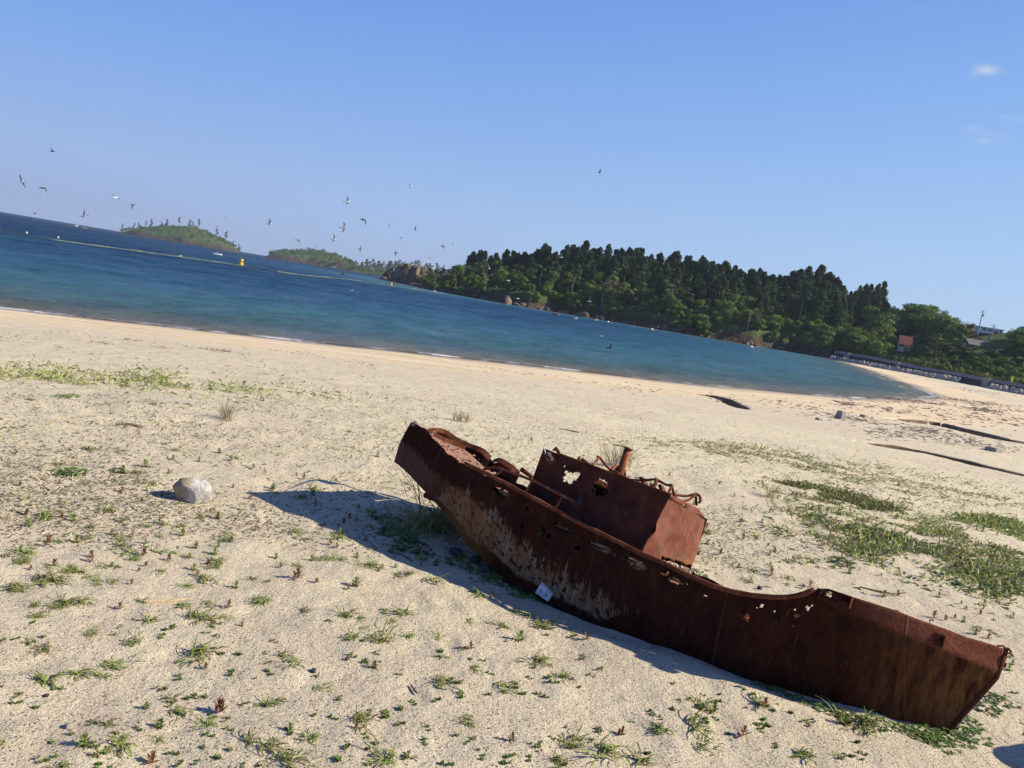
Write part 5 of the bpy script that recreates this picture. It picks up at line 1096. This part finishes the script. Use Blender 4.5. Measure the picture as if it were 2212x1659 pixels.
put_r('leafy_bush', DB, 130, 1960, 2300, .25, .8, 1.8, 3.2, 'low dark bush covering the slope under the white house', 'bush', 'bushes on the slope below the white house', 1.5)
put_r('leafy_bush', DB, 46, 1900, 2300, .08, .34, 3, 5, 'dark bush in the hollow behind the seawall', 'bush', 'dark bushes behind the seawall', 1.3)
for i in range(46):
    x = 1935+(2300-1935)*(i+.5)/46+TR.uniform(-2, 2); w_ = np.array(wallpx); Y = np.interp(x, w_[:, 0], w_[:, 2])+TR.uniform(5, 11); Q = AT(x, np.interp(x, w_[:, 0], w_[:, 3]), Y); zb = Q[2]-1.2
    tree('young_pine', YP[i % 3], (Q[0], Q[1], zb), TR.uniform(3.0, 4.3) if x < 2050 else TR.uniform(2.2, 3.4), 'sunlit yellow-green young pine in the row behind the seawall', 'young pine', 'young pines planted behind the seawall', 1.25)
def hill_at(px_, py_, Pg, nt, rx):
    q = Pg[:nt].reshape(-1, 3); a, b = PROJ(q); return q[int(np.argmin((a-px_)**2+(b-py_)**2))].copy()
HSPOT = {}
# ---------------------------- seawall, buttresses and concrete blocks
CONC = Mat('concrete', .9, .15); p = CONC.coord('Pos'); n1 = CONC.noise(p, .5, 6, .7); n2 = CONC.noise(CONC.coord('Pos', (1, 1, .15)), 1.2, 5, .7); CONC.col(CONC.mix(CONC.rng(n2, .38, .66), (.30, .285, .25), (.18, .165, .145))); CONC.bump(n1, .4, .05)
DCON = Mat('shaded_concrete', .9, .15); n1 = DCON.noise(DCON.coord('Pos', (1, 1, .2)), 1., 6, .7); DCON.col(DCON.mix(DCON.rng(n1, .38, .62), (.05, .046, .042), (.10, .09, .08)))  # shade of the wall face put into a darker concrete colour
w_ = np.array(wallpx); xs = np.linspace(1804, 2400, 60)
top = np.array([AT(x, np.interp(x, w_[:, 0], w_[:, 3]), np.interp(x, w_[:, 0], w_[:, 2])) for x in xs])
tv = np.gradient(top[:, :2], axis=0); tv /= np.linalg.norm(tv, axis=1)[:, None]; nv_ = np.stack([tv[:, 1], -tv[:, 0]], -1)
nv_ *= np.where((nv_*top[:, :2]).sum(1) > 0, 1, -1)[:, None]                      # landward normal
wall = empty('seawall', (top[30][0], top[30][1], SEA)); tag(wall, 'long grey concrete seawall curving behind the beach', 'seawall'); WI = Matrix.Translation(wall.location).inverted()
def wallstrip(name, prof, mat):
    prof = np.array(prof); n_ = len(prof); V = []
    for i in range(len(xs)):
        for o_, z_ in prof: V.append([top[i, 0]+nv_[i, 0]*o_, top[i, 1]+nv_[i, 1]*o_, (top[i, 2]+z_) if z_ > -5 else -3.2])
    Fc = [(i*n_+j, i*n_+(j+1) % n_, (i+1)*n_+(j+1) % n_, (i+1)*n_+j) for i in range(len(xs)-1) for j in range(n_)]
    o = link(name, mesh_np(name, V, Fc+[tuple(range(n_)), tuple(range(len(V)-1, len(V)-1-n_, -1))], mat), wall); o.matrix_parent_inverse = WI
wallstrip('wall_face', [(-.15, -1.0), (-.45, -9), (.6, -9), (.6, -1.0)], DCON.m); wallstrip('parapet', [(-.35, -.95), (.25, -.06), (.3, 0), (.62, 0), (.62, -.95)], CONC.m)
for x, wd in [(2141, 2.6), (1948+2, 1.2), (1829+10, 3.0)]:
    i = int((x-1804)/(2400-1804)*59); c = top[i]; mb = MB(); a = math.atan2(tv[i, 1], tv[i, 0]); Rz = np.array(Matrix.Rotation(a, 3, 'Z')); mb.box((c[0]-nv_[i, 0]*.6, c[1]-nv_[i, 1]*.6, c[2]-2.0), wd, 1.2, 4.0, Rz); o = link('buttress', mb.mesh('buttress', CONC.m), wall); o.matrix_parent_inverse = WI
GTC = Mat('pale_concrete', .9, .15); n1 = GTC.noise(GTC.coord('Object'), 1.5, 5, .7); GTC.col(GTC.mix(GTC.rng(n1, .38, .62), (.46, .43, .37), (.26, .24, .21)))
def mk_block(seed):
    r = random.Random(seed); mb = MB(); t = .34
    def frus(R): mb.add([tuple(R@Vector((x*.32, y*.32, 0))) for x, y in ((-1, -1), (1, -1), (1, 1), (-1, 1))]+[tuple(R@Vector((x*.20, y*.20, .95))) for x, y in ((-1, -1), (1, -1), (1, 1), (-1, 1))], [(3, 2, 1, 0), (4, 5, 6, 7), (0, 1, 5, 4), (1, 2, 6, 5), (2, 3, 7, 6), (3, 0, 4, 7)])
    for e in [(0, 0), (1.95, 0), (1.95, 2.09), (1.95, 4.19)]: frus(Matrix.Rotation(e[1], 3, 'Z')@Matrix.Rotation(e[0], 3, 'Y'))
    return mb.mesh('tetrapod', GTC.m)
BLK = [mk_block(1)]
k = 0
for i in range(128):
    x = 1815+(2130-1815)*(i/127)+TR.uniform(-1, 1) if i < 112 else 2165+(2240-2165)*((i-112)/15); Yw = np.interp(x, w_[:, 0], w_[:, 2]); j = np.interp(x, xs, np.arange(60)); c = AT(x, np.interp(x, w_[:, 0], w_[:, 3]), Yw); n_ = nv_[int(j)]
    o_ = 2.6+(i % 2)*1.1+TR.uniform(-.3, .3); px_, py_ = c[0]-n_[0]*o_, c[1]-n_[1]*o_; zz = hz(px_, py_)
    o = link('tetrapod', BLK[0], None, (px_, py_, zz+.35), (TR.uniform(-.5, .5), TR.uniform(-.5, .5), TR.uniform(0, 6.28)), TR.uniform(1.0, 1.35)*(1.15 if x > 2040 else 1)); tag(o, 'grey concrete tetrapod in the line at the foot of the seawall', 'tetrapod', 'tetrapods along the seawall')
for x, y, w, h, tp, lb in [(1815, 904, .42, .36, .28, 'grey concrete block standing on the beach among the seaweed'), (1866, 900, .36, .14, .3, 'low half-buried concrete block right of the standing block'), (1768, 907, .26, .08, .2, 'flat dark concrete lump left of the standing block'), (2145, 975, .5, .16, .4, 'whitish concrete fragment at the foot of the sand bank')]:
    Q = G(x, y, -1.2)
    for _ in range(4): Q = G(x, y, hz(Q[0], Q[1]))
    mb = MB(); mb.add([(a*w/2, b*w/2, -.05) for a, b in ((-1, -1), (1, -1), (1, 1), (-1, 1))]+[(a*tp/2, b*tp/2, h) for a, b in ((-1, -1), (1, -1), (1, 1), (-1, 1))], [(3, 2, 1, 0), (4, 5, 6, 7), (0, 1, 5, 4), (1, 2, 6, 5), (2, 3, 7, 6), (3, 0, 4, 7)])
    o = link('concrete_block', mb.mesh('concrete_block', GY.m), None, (Q[0], Q[1], hz(Q[0], Q[1])), (0, 0, .5)); bv = o.modifiers.new('e', 'BEVEL'); bv.width = .02; tag(o, lb, 'concrete block')
# ---------------------------- buildings
def simple(name, c): m = Mat(name, .8, .2); m.col(m.mix(m.noise(m.coord('Object'), 2, 4), tuple(v*.85 for v in c), c)); return m.m
def house(name, P, rz, w, d, h, roofh, mats, label, cat, over=.4, kind='gable', doors=(), wins=()):
    r = empty(name, P, (0, 0, rz)); tag(r, label, cat); mb = MB(); mb.box((0, 0, h/2), w, d, h)
    if kind == 'gable': mb.add([(-w/2, -d/2, h), (-w/2, d/2, h), (-w/2, 0, h+roofh*.9), (w/2, -d/2, h), (w/2, d/2, h), (w/2, 0, h+roofh*.9)], [(0, 1, 2), (3, 5, 4)])
    link('walls', mb.mesh('walls', mats[0]), r); mb = MB()
    if kind == 'gable':
        for s_ in (-1, 1):
            a = np.array([[-w/2-over, s_*(d/2+over), h-over*roofh/(d/2)], [w/2+over, s_*(d/2+over), h-over*roofh/(d/2)], [w/2+over, 0, h+roofh], [-w/2-over, 0, h+roofh]]); mb.hexa(list(a)+list(a+np.array([0, 0, .12])))
    else: mb.hexa([(-w/2-over, -d/2-over, h), (w/2+over, -d/2-over, h), (w/2+over, d/2+over, h), (-w/2-over, d/2+over, h), (-w/2-over, -d/2-over, h+.25), (w/2+over, -d/2-over, h+.25), (w/2+over, d/2+over, h+roofh), (-w/2-over, d/2+over, h+roofh)])
    link('roof', mb.mesh('roof', mats[1]), r)
    for nm, L, mt in (('door', doors, mats[2]), ('window', wins, mats[3])):
        for cx, cz, ww, hh2 in L: mb = MB(); mb.box((cx, -d/2-.04, cz), ww, .1, hh2); link(nm, mb.mesh(nm, mt), r)
    return r
CREAM = simple('cream_wall', (.55, .50, .38)); WHITE = simple('white_wall', (.68, .70, .72)); RED = simple('red_roof', (.30, .10, .07)); TEAL = simple('pale_roof', (.42, .55, .56)); GREYR = simple('grey_roof', (.13, .12, .12)); GLASS = simple('dark_glass', (.05, .06, .07)); WOODD = simple('door_wood', (.20, .15, .11)); STEEL = simple('pole_grey', (.35, .33, .31))
Q = hill_at(1950, 760, RP, RN, RX); hs1 = np.linalg.norm(Q[:2])/300.*.68; hh = house('small_house', (Q[0], Q[1], Q[2]-.1), -.28, 5.2*hs1, 5.0*hs1, 4.4*hs1, 3.6*hs1, (CREAM, RED, WOODD, GLASS), 'small cream house with a steep red roof at the foot of the hill', 'house', .5, 'gable', [(.6, 1.1, 1.6, 2.2), (2.0, 1.0, .9, 2.0)], [(-1.4, 2.5, 1.8, 1.1)])
Q = hill_at(2134, 721, RP, RN, RX); house('white_house', (Q[0], Q[1], Q[2]), -.1, 9, 5, 2.3, .6, (WHITE, TEAL, WOODD, GLASS), 'low white house with a pale teal roof on the right-hand hill', 'house', .5, 'shed', [(1.8, .9, 1.4, 1.6)], [(-2.9, 1.5, 1.5, .6), (-.6, 1.5, 1.3, .6), (3.6, 1.6, .8, .7)])
Q = hill_at(2108, 746, RP, RN, RX); house('long_roofed_house', (Q[0], Q[1], Q[2]-.6), .12, 9, 5, .8, 1.9, (GREYR, GREYR, WOODD, GLASS), 'long dark grey roofed building below the white house', 'house', .4, 'gable', [], [(-3, .5, 1., .4)])
Q = hill_at(2080, 692, RP, RN, RX); house('red_roofed_house', (Q[0], Q[1], Q[2]-1.5), 0, 6, 5, 2.6, 1.6, (CREAM, RED, WOODD, GLASS), 'distant red roof showing between the hilltop trees', 'house', .4, 'gable', [], [(0, 1.5, 1, .8)])
def pole(x, y0, y1, Y, label):
    a, b = AT(x, y0, Y), AT(x, y1, Y); hgt = abs(a[2]-b[2]); r = empty('utility_pole', (a[0], a[1], min(a[2], b[2])-2)); tag(r, label, 'utility pole'); mb = MB(); mb.tube([(0, 0, 0), (0, 0, hgt+2)], [.2, .13], 8); link('shaft', mb.mesh('pole', STEEL), r)
    for z in (hgt+1.6, hgt+.9): mb = MB(); mb.box((0, 0, z), 1.9, .12, .12); link('crossarm', mb.mesh('arm', STEEL), r)
    mb = MB(); mb.tube([(.5, 0, hgt-.4), (.5, 0, hgt+.4)], .28, 8); link('transformer', mb.mesh('transformer', STEEL), r)
pole(2114, 712, 668, 296, 'tall utility pole leaning above the white house on the skyline'); pole(2143, 722, 700, 284, 'pale utility pole directly in front of the white house')
YEL = simple('yellow_green_cloth', (.75, .85, .05)); ORG = simple('orange_cloth', (.75, .45, .08))
for x, y, mt, sz, lb in [(2184, 821, YEL, 1.3, 'bright yellow-green banner on a pole above the seawall'), (2132, 808, ORG, .8, 'small orange-yellow banner behind the seawall')]:
    Y = np.interp(x, w_[:, 0], w_[:, 2])+2.; Q = AT(x, y, Y); r = empty('banner', (Q[0], Q[1], Q[2]-1)); tag(r, lb, 'banner'); mb = MB(); mb.tube([(0, 0, -1), (0, 0, 1+sz*1.2)], .03, 6); link('pole', mb.mesh('pole', STEEL), r)
    V = []; 
    for k in range(8): V += [(.03+.05*math.sin(k), .06*math.sin(k*1.3), .5+sz*1.2*k/7), (.03+sz*.42, .08*math.sin(k*1.7+1), .5+sz*1.2*k/7)]
    solid(link('cloth', mesh_np('cloth', V, [(2*i, 2*i+1, 2*i+3, 2*i+2) for i in range(7)], mt), r), .01)
# ---------------------------- shore rocks
RK = Mat('shore_rock', .9, .2); n1 = RK.noise(RK.coord('Object'), 1.5, 6, .7); RK.col(RK.mix(RK.rng(n1, .38, .62), (.05, .037, .028), (.19, .145, .10))); RK.bump(n1, 1, .3)
ROCKS = [stone('rock', 60+i, 1, .9, .8, 12, 8, .12, RK.m) for i in range(4)]
def rockat(x, y, Y, s_, label, grp=None, hsc=1.):
    Q = AT(x, y, Y); o = link('shore_rock', ROCKS[TR.integers(0, 4)], None, (Q[0], Q[1], SEA+.1*s_*hsc), (0, 0, TR.uniform(0, 6)), (s_, s_*.8, s_*hsc)); tag(o, label, 'rock', grp)
for a in [(1095, 651, 345, 5, 'pointed grey rock standing at the foot of the headland', None, 1.6), (1120, 657, 342, 2.4, 'small rock right of the pointed rock at the waterline', None, .9), (1200, 689, 270, 3.2, 'low dark reef rock awash in the bay', None, .45), (1262, 683, 345, 5.5, 'big pale brown rock at the foot of the cliff', None, .9), (182, 488, 900, 9, 'low dark reef left of the first island', None, .35), (150, 484, 950, 6, 'small dark reef at the far left of the island', None, .3), (726, 577, 480, 2.5, 'low dark rock awash near the far buoy', None, .4), (742, 578, 480, 3.5, 'flat rock awash right of the low dark one', None, .4), (830, 603, 590, 7, 'rock at the tip of the headland', None, .8), (1048, 641, 385, 3.6, 'dark rock awash below the headland pines', None, .5)]: rockat(*a[:5], a[5], a[6])
cl_ = np.array(cliff)
for i in range(90):
    t = TR.uniform(0, len(cl_)-1.01); j = int(t); f = t-j; p_ = cl_[j]*(1-f)+cl_[j+1]*f; dn = p_/np.linalg.norm(p_); o_ = TR.uniform(-1.5, 2.0); s_ = TR.uniform(1.2, 4.2)
    o = link('shore_rock', ROCKS[i % 4], None, (p_[0]+dn[0]*o_, p_[1]+dn[1]*o_, SEA+.15*s_), (0, 0, i), (s_, s_*.8, s_*TR.uniform(.5, 1.1))); tag(o, 'brown rock along the waterline of the headland', 'rock', 'rocks along the foot of the headland')
# rocky bluff at the headland tip
for i, (x, y, s_, h_) in enumerate([(850, 592, 14, 1.1), (868, 590, 18, 1.1), (885, 593, 20, 1.1), (905, 600, 18, 1.2), (838, 598, 9, .9)]):
    Q = AT(x, y, 600-25*i if i < 4 else 600); o = link('rock_bluff', stone('bluff', 90+i, 1, 1, 1, 34, 16, .42, RK.m), None, (Q[0], Q[1], SEA+s_*.18), (0, 0, i), (s_, s_, s_*h_)); tag(o, ['leftmost brown bluff of the headland tip', 'second craggy brown bluff of the headland tip', 'tallest craggy bluff at the headland tip', 'craggy bluff nearest the pine wood', 'low rock foot at the very tip of the headland'][i], 'rock bluff')
# ---------------------------- islands and the far shore
IP, IN = hill('island', [(248, 498, 1500, SEA), (300, 507, 1480, SEA), (400, 524, 1460, SEA), (480, 537, 1460, SEA), (526, 544, 1480, SEA)], [(248, 497), (275, 493), (300, 486), (350, 480), (385, 481), (420, 485), (450, 495), (480, 510), (505, 527), (526, 543)], 160, 6, '', 120, 14, 7, .7)
J2, JN = hill('far_island', [(568, 549, 1550, SEA), (620, 558, 1530, SEA), (700, 571, 1520, SEA), (780, 583, 1500, SEA)], [(568, 548), (590, 544), (640, 537), (685, 535), (720, 545), (750, 558), (780, 566)], 160, 4, '', 120, 14, 9, .7)
K2, KN2 = hill('far_shore', [(735, 577, 1400, SEA), (800, 586, 1380, SEA), (870, 598, 1350, SEA), (1000, 620, 1350, SEA)], [(735, 570), (780, 568), (850, 570), (920, 572), (1000, 575)], 150, 12, '', 100, 12, 2, .6)
put_row('island_pine', PIN, 18, 262, 522, .3, 1., 14, 26, 'thin pine rising from the small wooded island', 'pine tree', 'thin pines of the small island', (IP, IN), .55, (248, 526), True)
put_row('island_tree', LOWB, 80, 262, 520, .03, 1., 6, 10, 'rounded green tree on the small wooded island', 'broadleaf tree', 'round trees of the small island', (IP, IN), 1.3, (248, 526), True)
put_row('island_tree', LOWB, 80, 582, 760, .12, 1., 7, 11, 'rounded green tree on the far dome-shaped island', 'broadleaf tree', 'round trees of the far island', (J2, JN), 1.4, (568, 780), True)
put_row('far_pine', PIN, 40, 745, 960, .3, 1., 16, 26, 'small pine in the low wood on the far shore', 'pine tree', 'pines of the far shore', (K2, KN2), .9, (735, 1000), True)
put_row('far_tree', LOWB, 44, 740, 960, .05, .9, 10, 15, 'low green tree on the far shore', 'broadleaf tree', 'low trees of the far shore', (K2, KN2), 1.4, (735, 1000), True)
# ---------------------------- things on the water
BM = Mat('boom_weed', .8, .2); nb = BM.noise(BM.coord('Pos'), .6, 5, .7); BM.col(BM.mix(BM.rng(nb, .4, .6), (.08, .11, .07), (.13, .17, .11)))
bp = [G(x, y, SEA) for x, y in [(-60, 489), (0, 499), (130, 521), (260, 538), (400, 557), (520, 574), (640, 593)]]+[AT(x, y, Y) for x, y, Y in [(760, 605, 300), (860, 616, 320), (960, 627, 345)]]
bp = [np.array([q[0], q[1], SEA+.06]) for q in bp]; bp = smooth_curve(bp, 10); mb = MB(); mb.tube([q-bp[0] for q in bp], [.22*(.6+.6*abs(fbm(np.array([i*.7]), np.array([3.]), 2)[0])+.2*math.sin(i)) for i in range(len(bp))], 6, jit=.25)
o = link('floating_boom', mb.mesh('floating_boom', BM.m), None, bp[0]); tag(o, 'weedy floating rope boom strung across the bay', 'floating boom')
def buoy(x, y, Y, s_, mt, lb):
    Q = AT(x, y, Y); r = empty('buoy', (Q[0], Q[1], SEA)); tag(r, lb, 'buoy'); mb = MB(); mb.tube([(0, 0, -.3*s_), (0, 0, .0), (0, 0, .7*s_), (0, 0, .8*s_)], [.45*s_, .62*s_, .6*s_, .3*s_], 12); link('float', mb.mesh('float', mt, False), r)
    mb = MB(); mb.tube([(0, 0, .8*s_), (0, 0, 1.15*s_)], [.22*s_, .2*s_], 8); mb.tube([(0, 0, 1.15*s_), (0, 0, 1.75*s_)], [.5*s_, .46*s_], 10); link('topmark', mb.mesh('topmark', mt), r); mb = MB(); mb.tube([(0, 0, .9*s_), (0, 0, 1.08*s_)], .3*s_, 8); link('band', mb.mesh('band', simple('orange_band', (.5, .15, .04))), r)
YB = simple('buoy_yellow', (.8, .52, .03)); buoy(521, 571, 226, 1.0, YB, 'yellow buoy on the floating boom in the middle of the bay'); buoy(845, 614, 318, .85, YB, 'far yellow buoy in front of the headland tip')
WB = simple('float_white', (.6, .55, .5))
for x, y, Y, lb in [(125, 517, 178, 'pale small float on the boom at the left'), (57, 507, 172, 'tiny float farthest left on the boom'), (897, 577+43, 330, 'small pale float on the boom near the headland')]:
    Q = AT(x, y, Y); o = link('float', stone('float', 5, .55, .55, .5, 8, 2, 0, WB), None, (Q[0], Q[1], SEA+.2)); tag(o, lb, 'float')
Q = AT(470, 546, 420); r = empty('small_boat', (Q[0], Q[1], SEA), (0, 0, .5), .8); tag(r, 'small white motor boat off the right end of the island', 'boat'); mb = MB()
hullr = [[(x_*1., s2*w2, z2) for s2, w2, z2 in ((-1, .9*wf, .75), (-1, .55*wf, -.2), (1, .55*wf, -.2), (1, .9*wf, .75))] for x_, wf in ((-2.6, .9), (-1, 1), (1, .95), (2.4, .45), (3.1, .05))]
mb.add([q_ for rw in hullr for q_ in rw], [(4*i+j, 4*i+j+1, 4*i+j+5, 4*i+j+4) for i in range(4) for j in range(3)]+[(4*i+3, 4*i, 4*i+4, 4*i+7) for i in range(4)]+[(0, 3, 2, 1)]); link('hull', mb.mesh('hull', simple('boat_white', (.8, .8, .8))), r); mb = MB(); mb.box((-.3, 0, 1.2), 1.6, 1.1, .95); link('wheelhouse', mb.mesh('wheelhouse', WOODD), r)
# ---------------------------- gulls
GW = simple('gull_white', (.80, .80, .79)); GG = Mat('gull_wing', .7, .2); sp = GG.new('ShaderNodeSeparateXYZ'); GG.l.new(GG.coord('Object'), sp.inputs[0]); tt = GG.math('ABSOLUTE', sp.outputs[1]); GG.col(GG.mix(GG.rng(tt, .36, .44), (.17, .16, .155), (.025, .022, .022)))
GBR = Mat('gull_brown', .7, .2); GBR.col(GBR.mix(GBR.noise(GBR.coord('Object'), 20, 3), (.22, .15, .10), (.30, .22, .16))); GYL = simple('gull_bill', (.6, .45, .1)); GDK = simple('gull_dark', (.05, .05, .055))
mb = MB(); mb.tube([(-.30, 0, .01), (-.2, 0, .005), (-.08, 0, 0), (.06, 0, 0), (.16, 0, .015), (.21, 0, .03), (.25, 0, .03)], [.012, .035, .07, .075, .05, .04, .012], 10); mb.add([(-.22, -.02, .01), (-.38, -.075, .01), (-.39, .075, .01), (-.22, .02, .01), (-.3, 0, .025)], [(0, 1, 4), (1, 2, 4), (2, 3, 4), (3, 2, 1, 0)]); BODY = {m_.name: mb.mesh('gull_body', m_, True) for m_ in (GW, GBR.m, GDK)}
mb = MB(); mb.tube([(.235, 0, .03), (.265, 0, .028), (.30, 0, .018)], [.013, .010, .003], 6); BILL = mb.mesh('bill', GYL)
def wing(side, e1, e2, sweep, mat):
    """arm + hand, cambered and swept; e1,e2 dihedral of the two halves"""
    V = []; n_ = 9; y = 0; z = .035; x0 = .06
    for k in range(n_):
        t = k/(n_-1); ch = .16*(1-.25*t) if t < .45 else .16*(1-.25*.45)*(1-((t-.45)/.55)**1.4*.9); a = e1 if t < .45 else e2
        if k: y += .075*math.cos(a); z += .075*math.sin(a)
        x = x0+(.10*min(t/.45, 1) if t < .45 else .10-sweep*(t-.45)*.9); V += [(x, side*(y+.03), z), (x-ch*.4, side*(y+.03), z+.014*(1-t)), (x-ch, side*(y+.03), z-.004)]
    V2 = [(a, b, c-.008*(1-(i//3)/n_)-.002) for i, (a, b, c) in enumerate(V)]; N3 = len(V); Fc = []
    for k in range(n_-1):
        for j in range(2): a = 3*k+j; Fc += [(a, a+1, a+4, a+3), (N3+a, N3+a+3, N3+a+4, N3+a+1)]
        Fc += [(3*k, 3*k+3, N3+3*k+3, N3+3*k), (3*k+2, N3+3*k+2, N3+3*k+5, 3*k+5)]
    return mesh_np('wing', V+V2, Fc, mat)
POSE = {}
for nm, (a, b, sw) in {'glide': (.25, -.05, .45), 'up': (.95, 1.15, .3), 'down': (-.15, -.75, .35), 'high': (.6, .1, .5)}.items():
    for mt in (GG.m, GBR.m, GDK): POSE[nm, mt.name] = (wing(1, a, b, sw, mt), wing(-1, a, b, sw, mt))
GULLS = [(47, 392, 38, 'glide', 2.9, .9, 0, 'white-bodied gull banking steeply nearest the left edge of the sky'), (93, 406, 32, 'down', 1.2, .2, 2, 'dark gull with drooping wings right of the leftmost banking gull'), (113, 327, 24, 'high', 1.0, .4, 2, 'dark gull highest in the left part of the sky'), (181, 468, 34, 'up', -.3, -.5, 0, 'large gull with one wing straight up above the left horizon'), (250, 427, 30, 'glide', 1.4, .5, 0, 'thin-winged pale gull left of the brown-tailed one'), (287, 443, 26, 'down', -.2, .8, 1, 'brown and white gull above the left end of the island'), (75, 461, 18, 'glide', 0, .2, 2, 'small dark gull just above the left horizon'), (91, 424, 18, 'glide', .5, .1, 0, 'faint pale gull below the drooping dark gull'), (165, 488, 22, 'down', .4, .4, 0, 'faint gull skimming the horizon by the reef'), (388, 553, 26, 'up', 0, 0, 0, 'white gull with raised dark wing low over the left water'), (471, 490, 22, 'glide', .1, .1, 0, 'pale gull crossing the right end of the island'), (488, 470, 16, 'high', .4, 0, 0, 'faint gull above the right end of the island'), (582, 484, 26, 'up', .1, .7, 0, 'white-bellied gull alone between the two islands'), (644, 519, 24, 'down', 2.6, .3, 1, 'brown gull low above the far island left slope'), (685, 532, 20, 'down', 1.5, .1, 1, 'brown gull touching the top of the far island'), (750, 436, 30, 'high', .2, .9, 0, 'grey gull highest over the gap, one wing raised'), (785, 475, 32, 'down', .9, .5, 2, 'dark gull with long drooping wing right of centre flock'), (742, 492, 32, 'glide', .1, 1.0, 0, 'banking gull with black wingtip left of the dark one'), (721, 517, 28, 'high', .1, .9, 0, 'gull sweeping up above the far island right slope'), (778, 538, 18, 'glide', .1, 1.4, 1, 'small gull seen wing-on below the flock'), (855, 546, 22, 'down', 2.8, .8, 1, 'brown gull over the start of the headland'), (897, 494, 15, 'glide', .4, 1.2, 2, 'tiny dark gull right of the flock'), (841, 488, 14, 'glide', .2, 1.0, 0, 'faint small gull between the dark ones'), (866, 517, 14, 'up', .2, .5, 0, 'faint small gull below the tiny dark one'), (886, 403, 26, 'glide', .4, .4, 0, 'faint pale gull high above the headland tip'), (957, 531, 24, 'down', 2.9, .2, 1, 'brown gull just above the headland treetops'), (979, 528, 16, 'glide', .2, .1, 0, 'thin gull right of the brown one at the treetops'), (1295, 373, 20, 'up', .1, .1, 1, 'lone brown gull high in the sky above the headland'), (703, 548, 20, 'up', 2.8, .2, 1, 'pale brown gull in front of the far island'), (650, 561, 22, 'down', 1.8, .5, 1, 'brown gull over the water below the far island'), (733, 570, 20, 'up', .2, .4, 1, 'buff gull rising in front of the far shore'), (721, 577, 18, 'glide', .1, .1, 0, 'white gull skimming the far strait'), (741, 592, 28, 'glide', .1, .2, 2, 'dark-winged gull low over the middle of the strait'), (845, 570, 20, 'up', .2, 0, 1, 'brown and white gull above the bluff'), (852, 613, 18, 'up', .1, 0, 1, 'gull beside the far yellow buoy'), (760, 627, 18, 'up', .2, .4, 0, 'small white gull with raised wing over the middle bay'), (929, 557, 24, 'down', 1.2, .4, 1, 'brown gull over the first treetops'), (958, 579, 20, 'up', .1, .1, 1, 'gull against the near pines of the headland'), (983, 622, 24, 'up', .2, .4, 1, 'gull rising from the water under the pines'), (938, 629, 20, 'up', .2, .1, 0, 'pure white gull just above the water under the bluff'), (1057, 580, 20, 'up', 1.4, .2, 0, 'pale gull against the dark wood, left'), (1046, 597, 18, 'up', .2, 0, 1, 'gull under the pale one against the wood'), (1098, 606, 20, 'down', .2, .4, 0, 'pale gull against the middle of the wood'), (1212, 556, 22, 'up', .1, .3, 0, 'white gull high against the dark cedars'), (1118, 645, 18, 'down', .3, .1, 0, 'white gull above the pointed rock'), (1273, 651, 22, 'up', .1, .3, 0, 'white gull low against the pines'), (1364, 629, 20, 'down', 1.2, .4, 1, 'brown gull against the right part of the wood'), (1244, 688, 22, 'high', .1, .7, 0, 'white gull with raised wing over the right bay'), (1288, 691, 22, 'up', .1, .1, 0, 'white gull beside the arched one over the right bay'), (1314, 695, 26, 'down', 1.3, 0, 0, 'white gull with arched wings over the right bay'), (1409, 711, 26, 'down', 1.2, .4, 0, 'white gull with drooping wing near the rocks'), (1299, 726, 18, 'up', .1, .1, 0, 'white gull low over the water in mid bay'), (1317, 752, 14, 'up', .1, 1.2, 2, 'small dark bird over the near bay'), (1624, 749, 24, 'down', .8, .5, 0, 'brightest white gull over the right end of the bay')]
BODS = [GW, GBR.m, GDK]; WNG = [GG.m, GBR.m, GDK]
for x, y, spn, pose, yaw, bank, mt, lb in GULLS:
    dist = 1.25*F*K/(spn*K)/K*.46*2.0; dist = 1.28*F/(spn*K)*1.08; Q = AT(x, y, dist*.98)
    if Q[2] < SEA+.4:
        t = (SEA+.5-H)/(Q[2]-H); Q = np.array([0, 0, H])+(Q-np.array([0, 0, H]))*t
    r = empty('gull', Q, (bank, -.1, yaw)); tag(r, lb, 'gull'); link('body', BODY[BODS[mt].name], r); link('bill', BILL, r); W2 = POSE[pose, WNG[mt].name]; link('wing', W2[0], r); link('wing', W2[1], r)

# ---------------------------- sea air
mb = MB(); mb.box((0, 0, 56), 15000, 15000, 128); m_ = bpy.data.materials.new('sea_air'); m_.use_nodes = True; nt_ = m_.node_tree; nt_.nodes.remove(nt_.nodes['Principled BSDF'])
pv = nt_.nodes.new('ShaderNodeVolumePrincipled'); pv.inputs['Color'].default_value = (.72, .84, 1, 1); pv.inputs['Density'].default_value = .00009; pv.inputs['Anisotropy'].default_value = .2; nt_.links.new(pv.outputs[0], nt_.nodes['Material Output'].inputs['Volume'])
o = link('haze', mb.mesh('haze', m_)); o['kind'] = 'stuff'; o['label'] = 'thin blue sea haze'; o['category'] = 'haze'
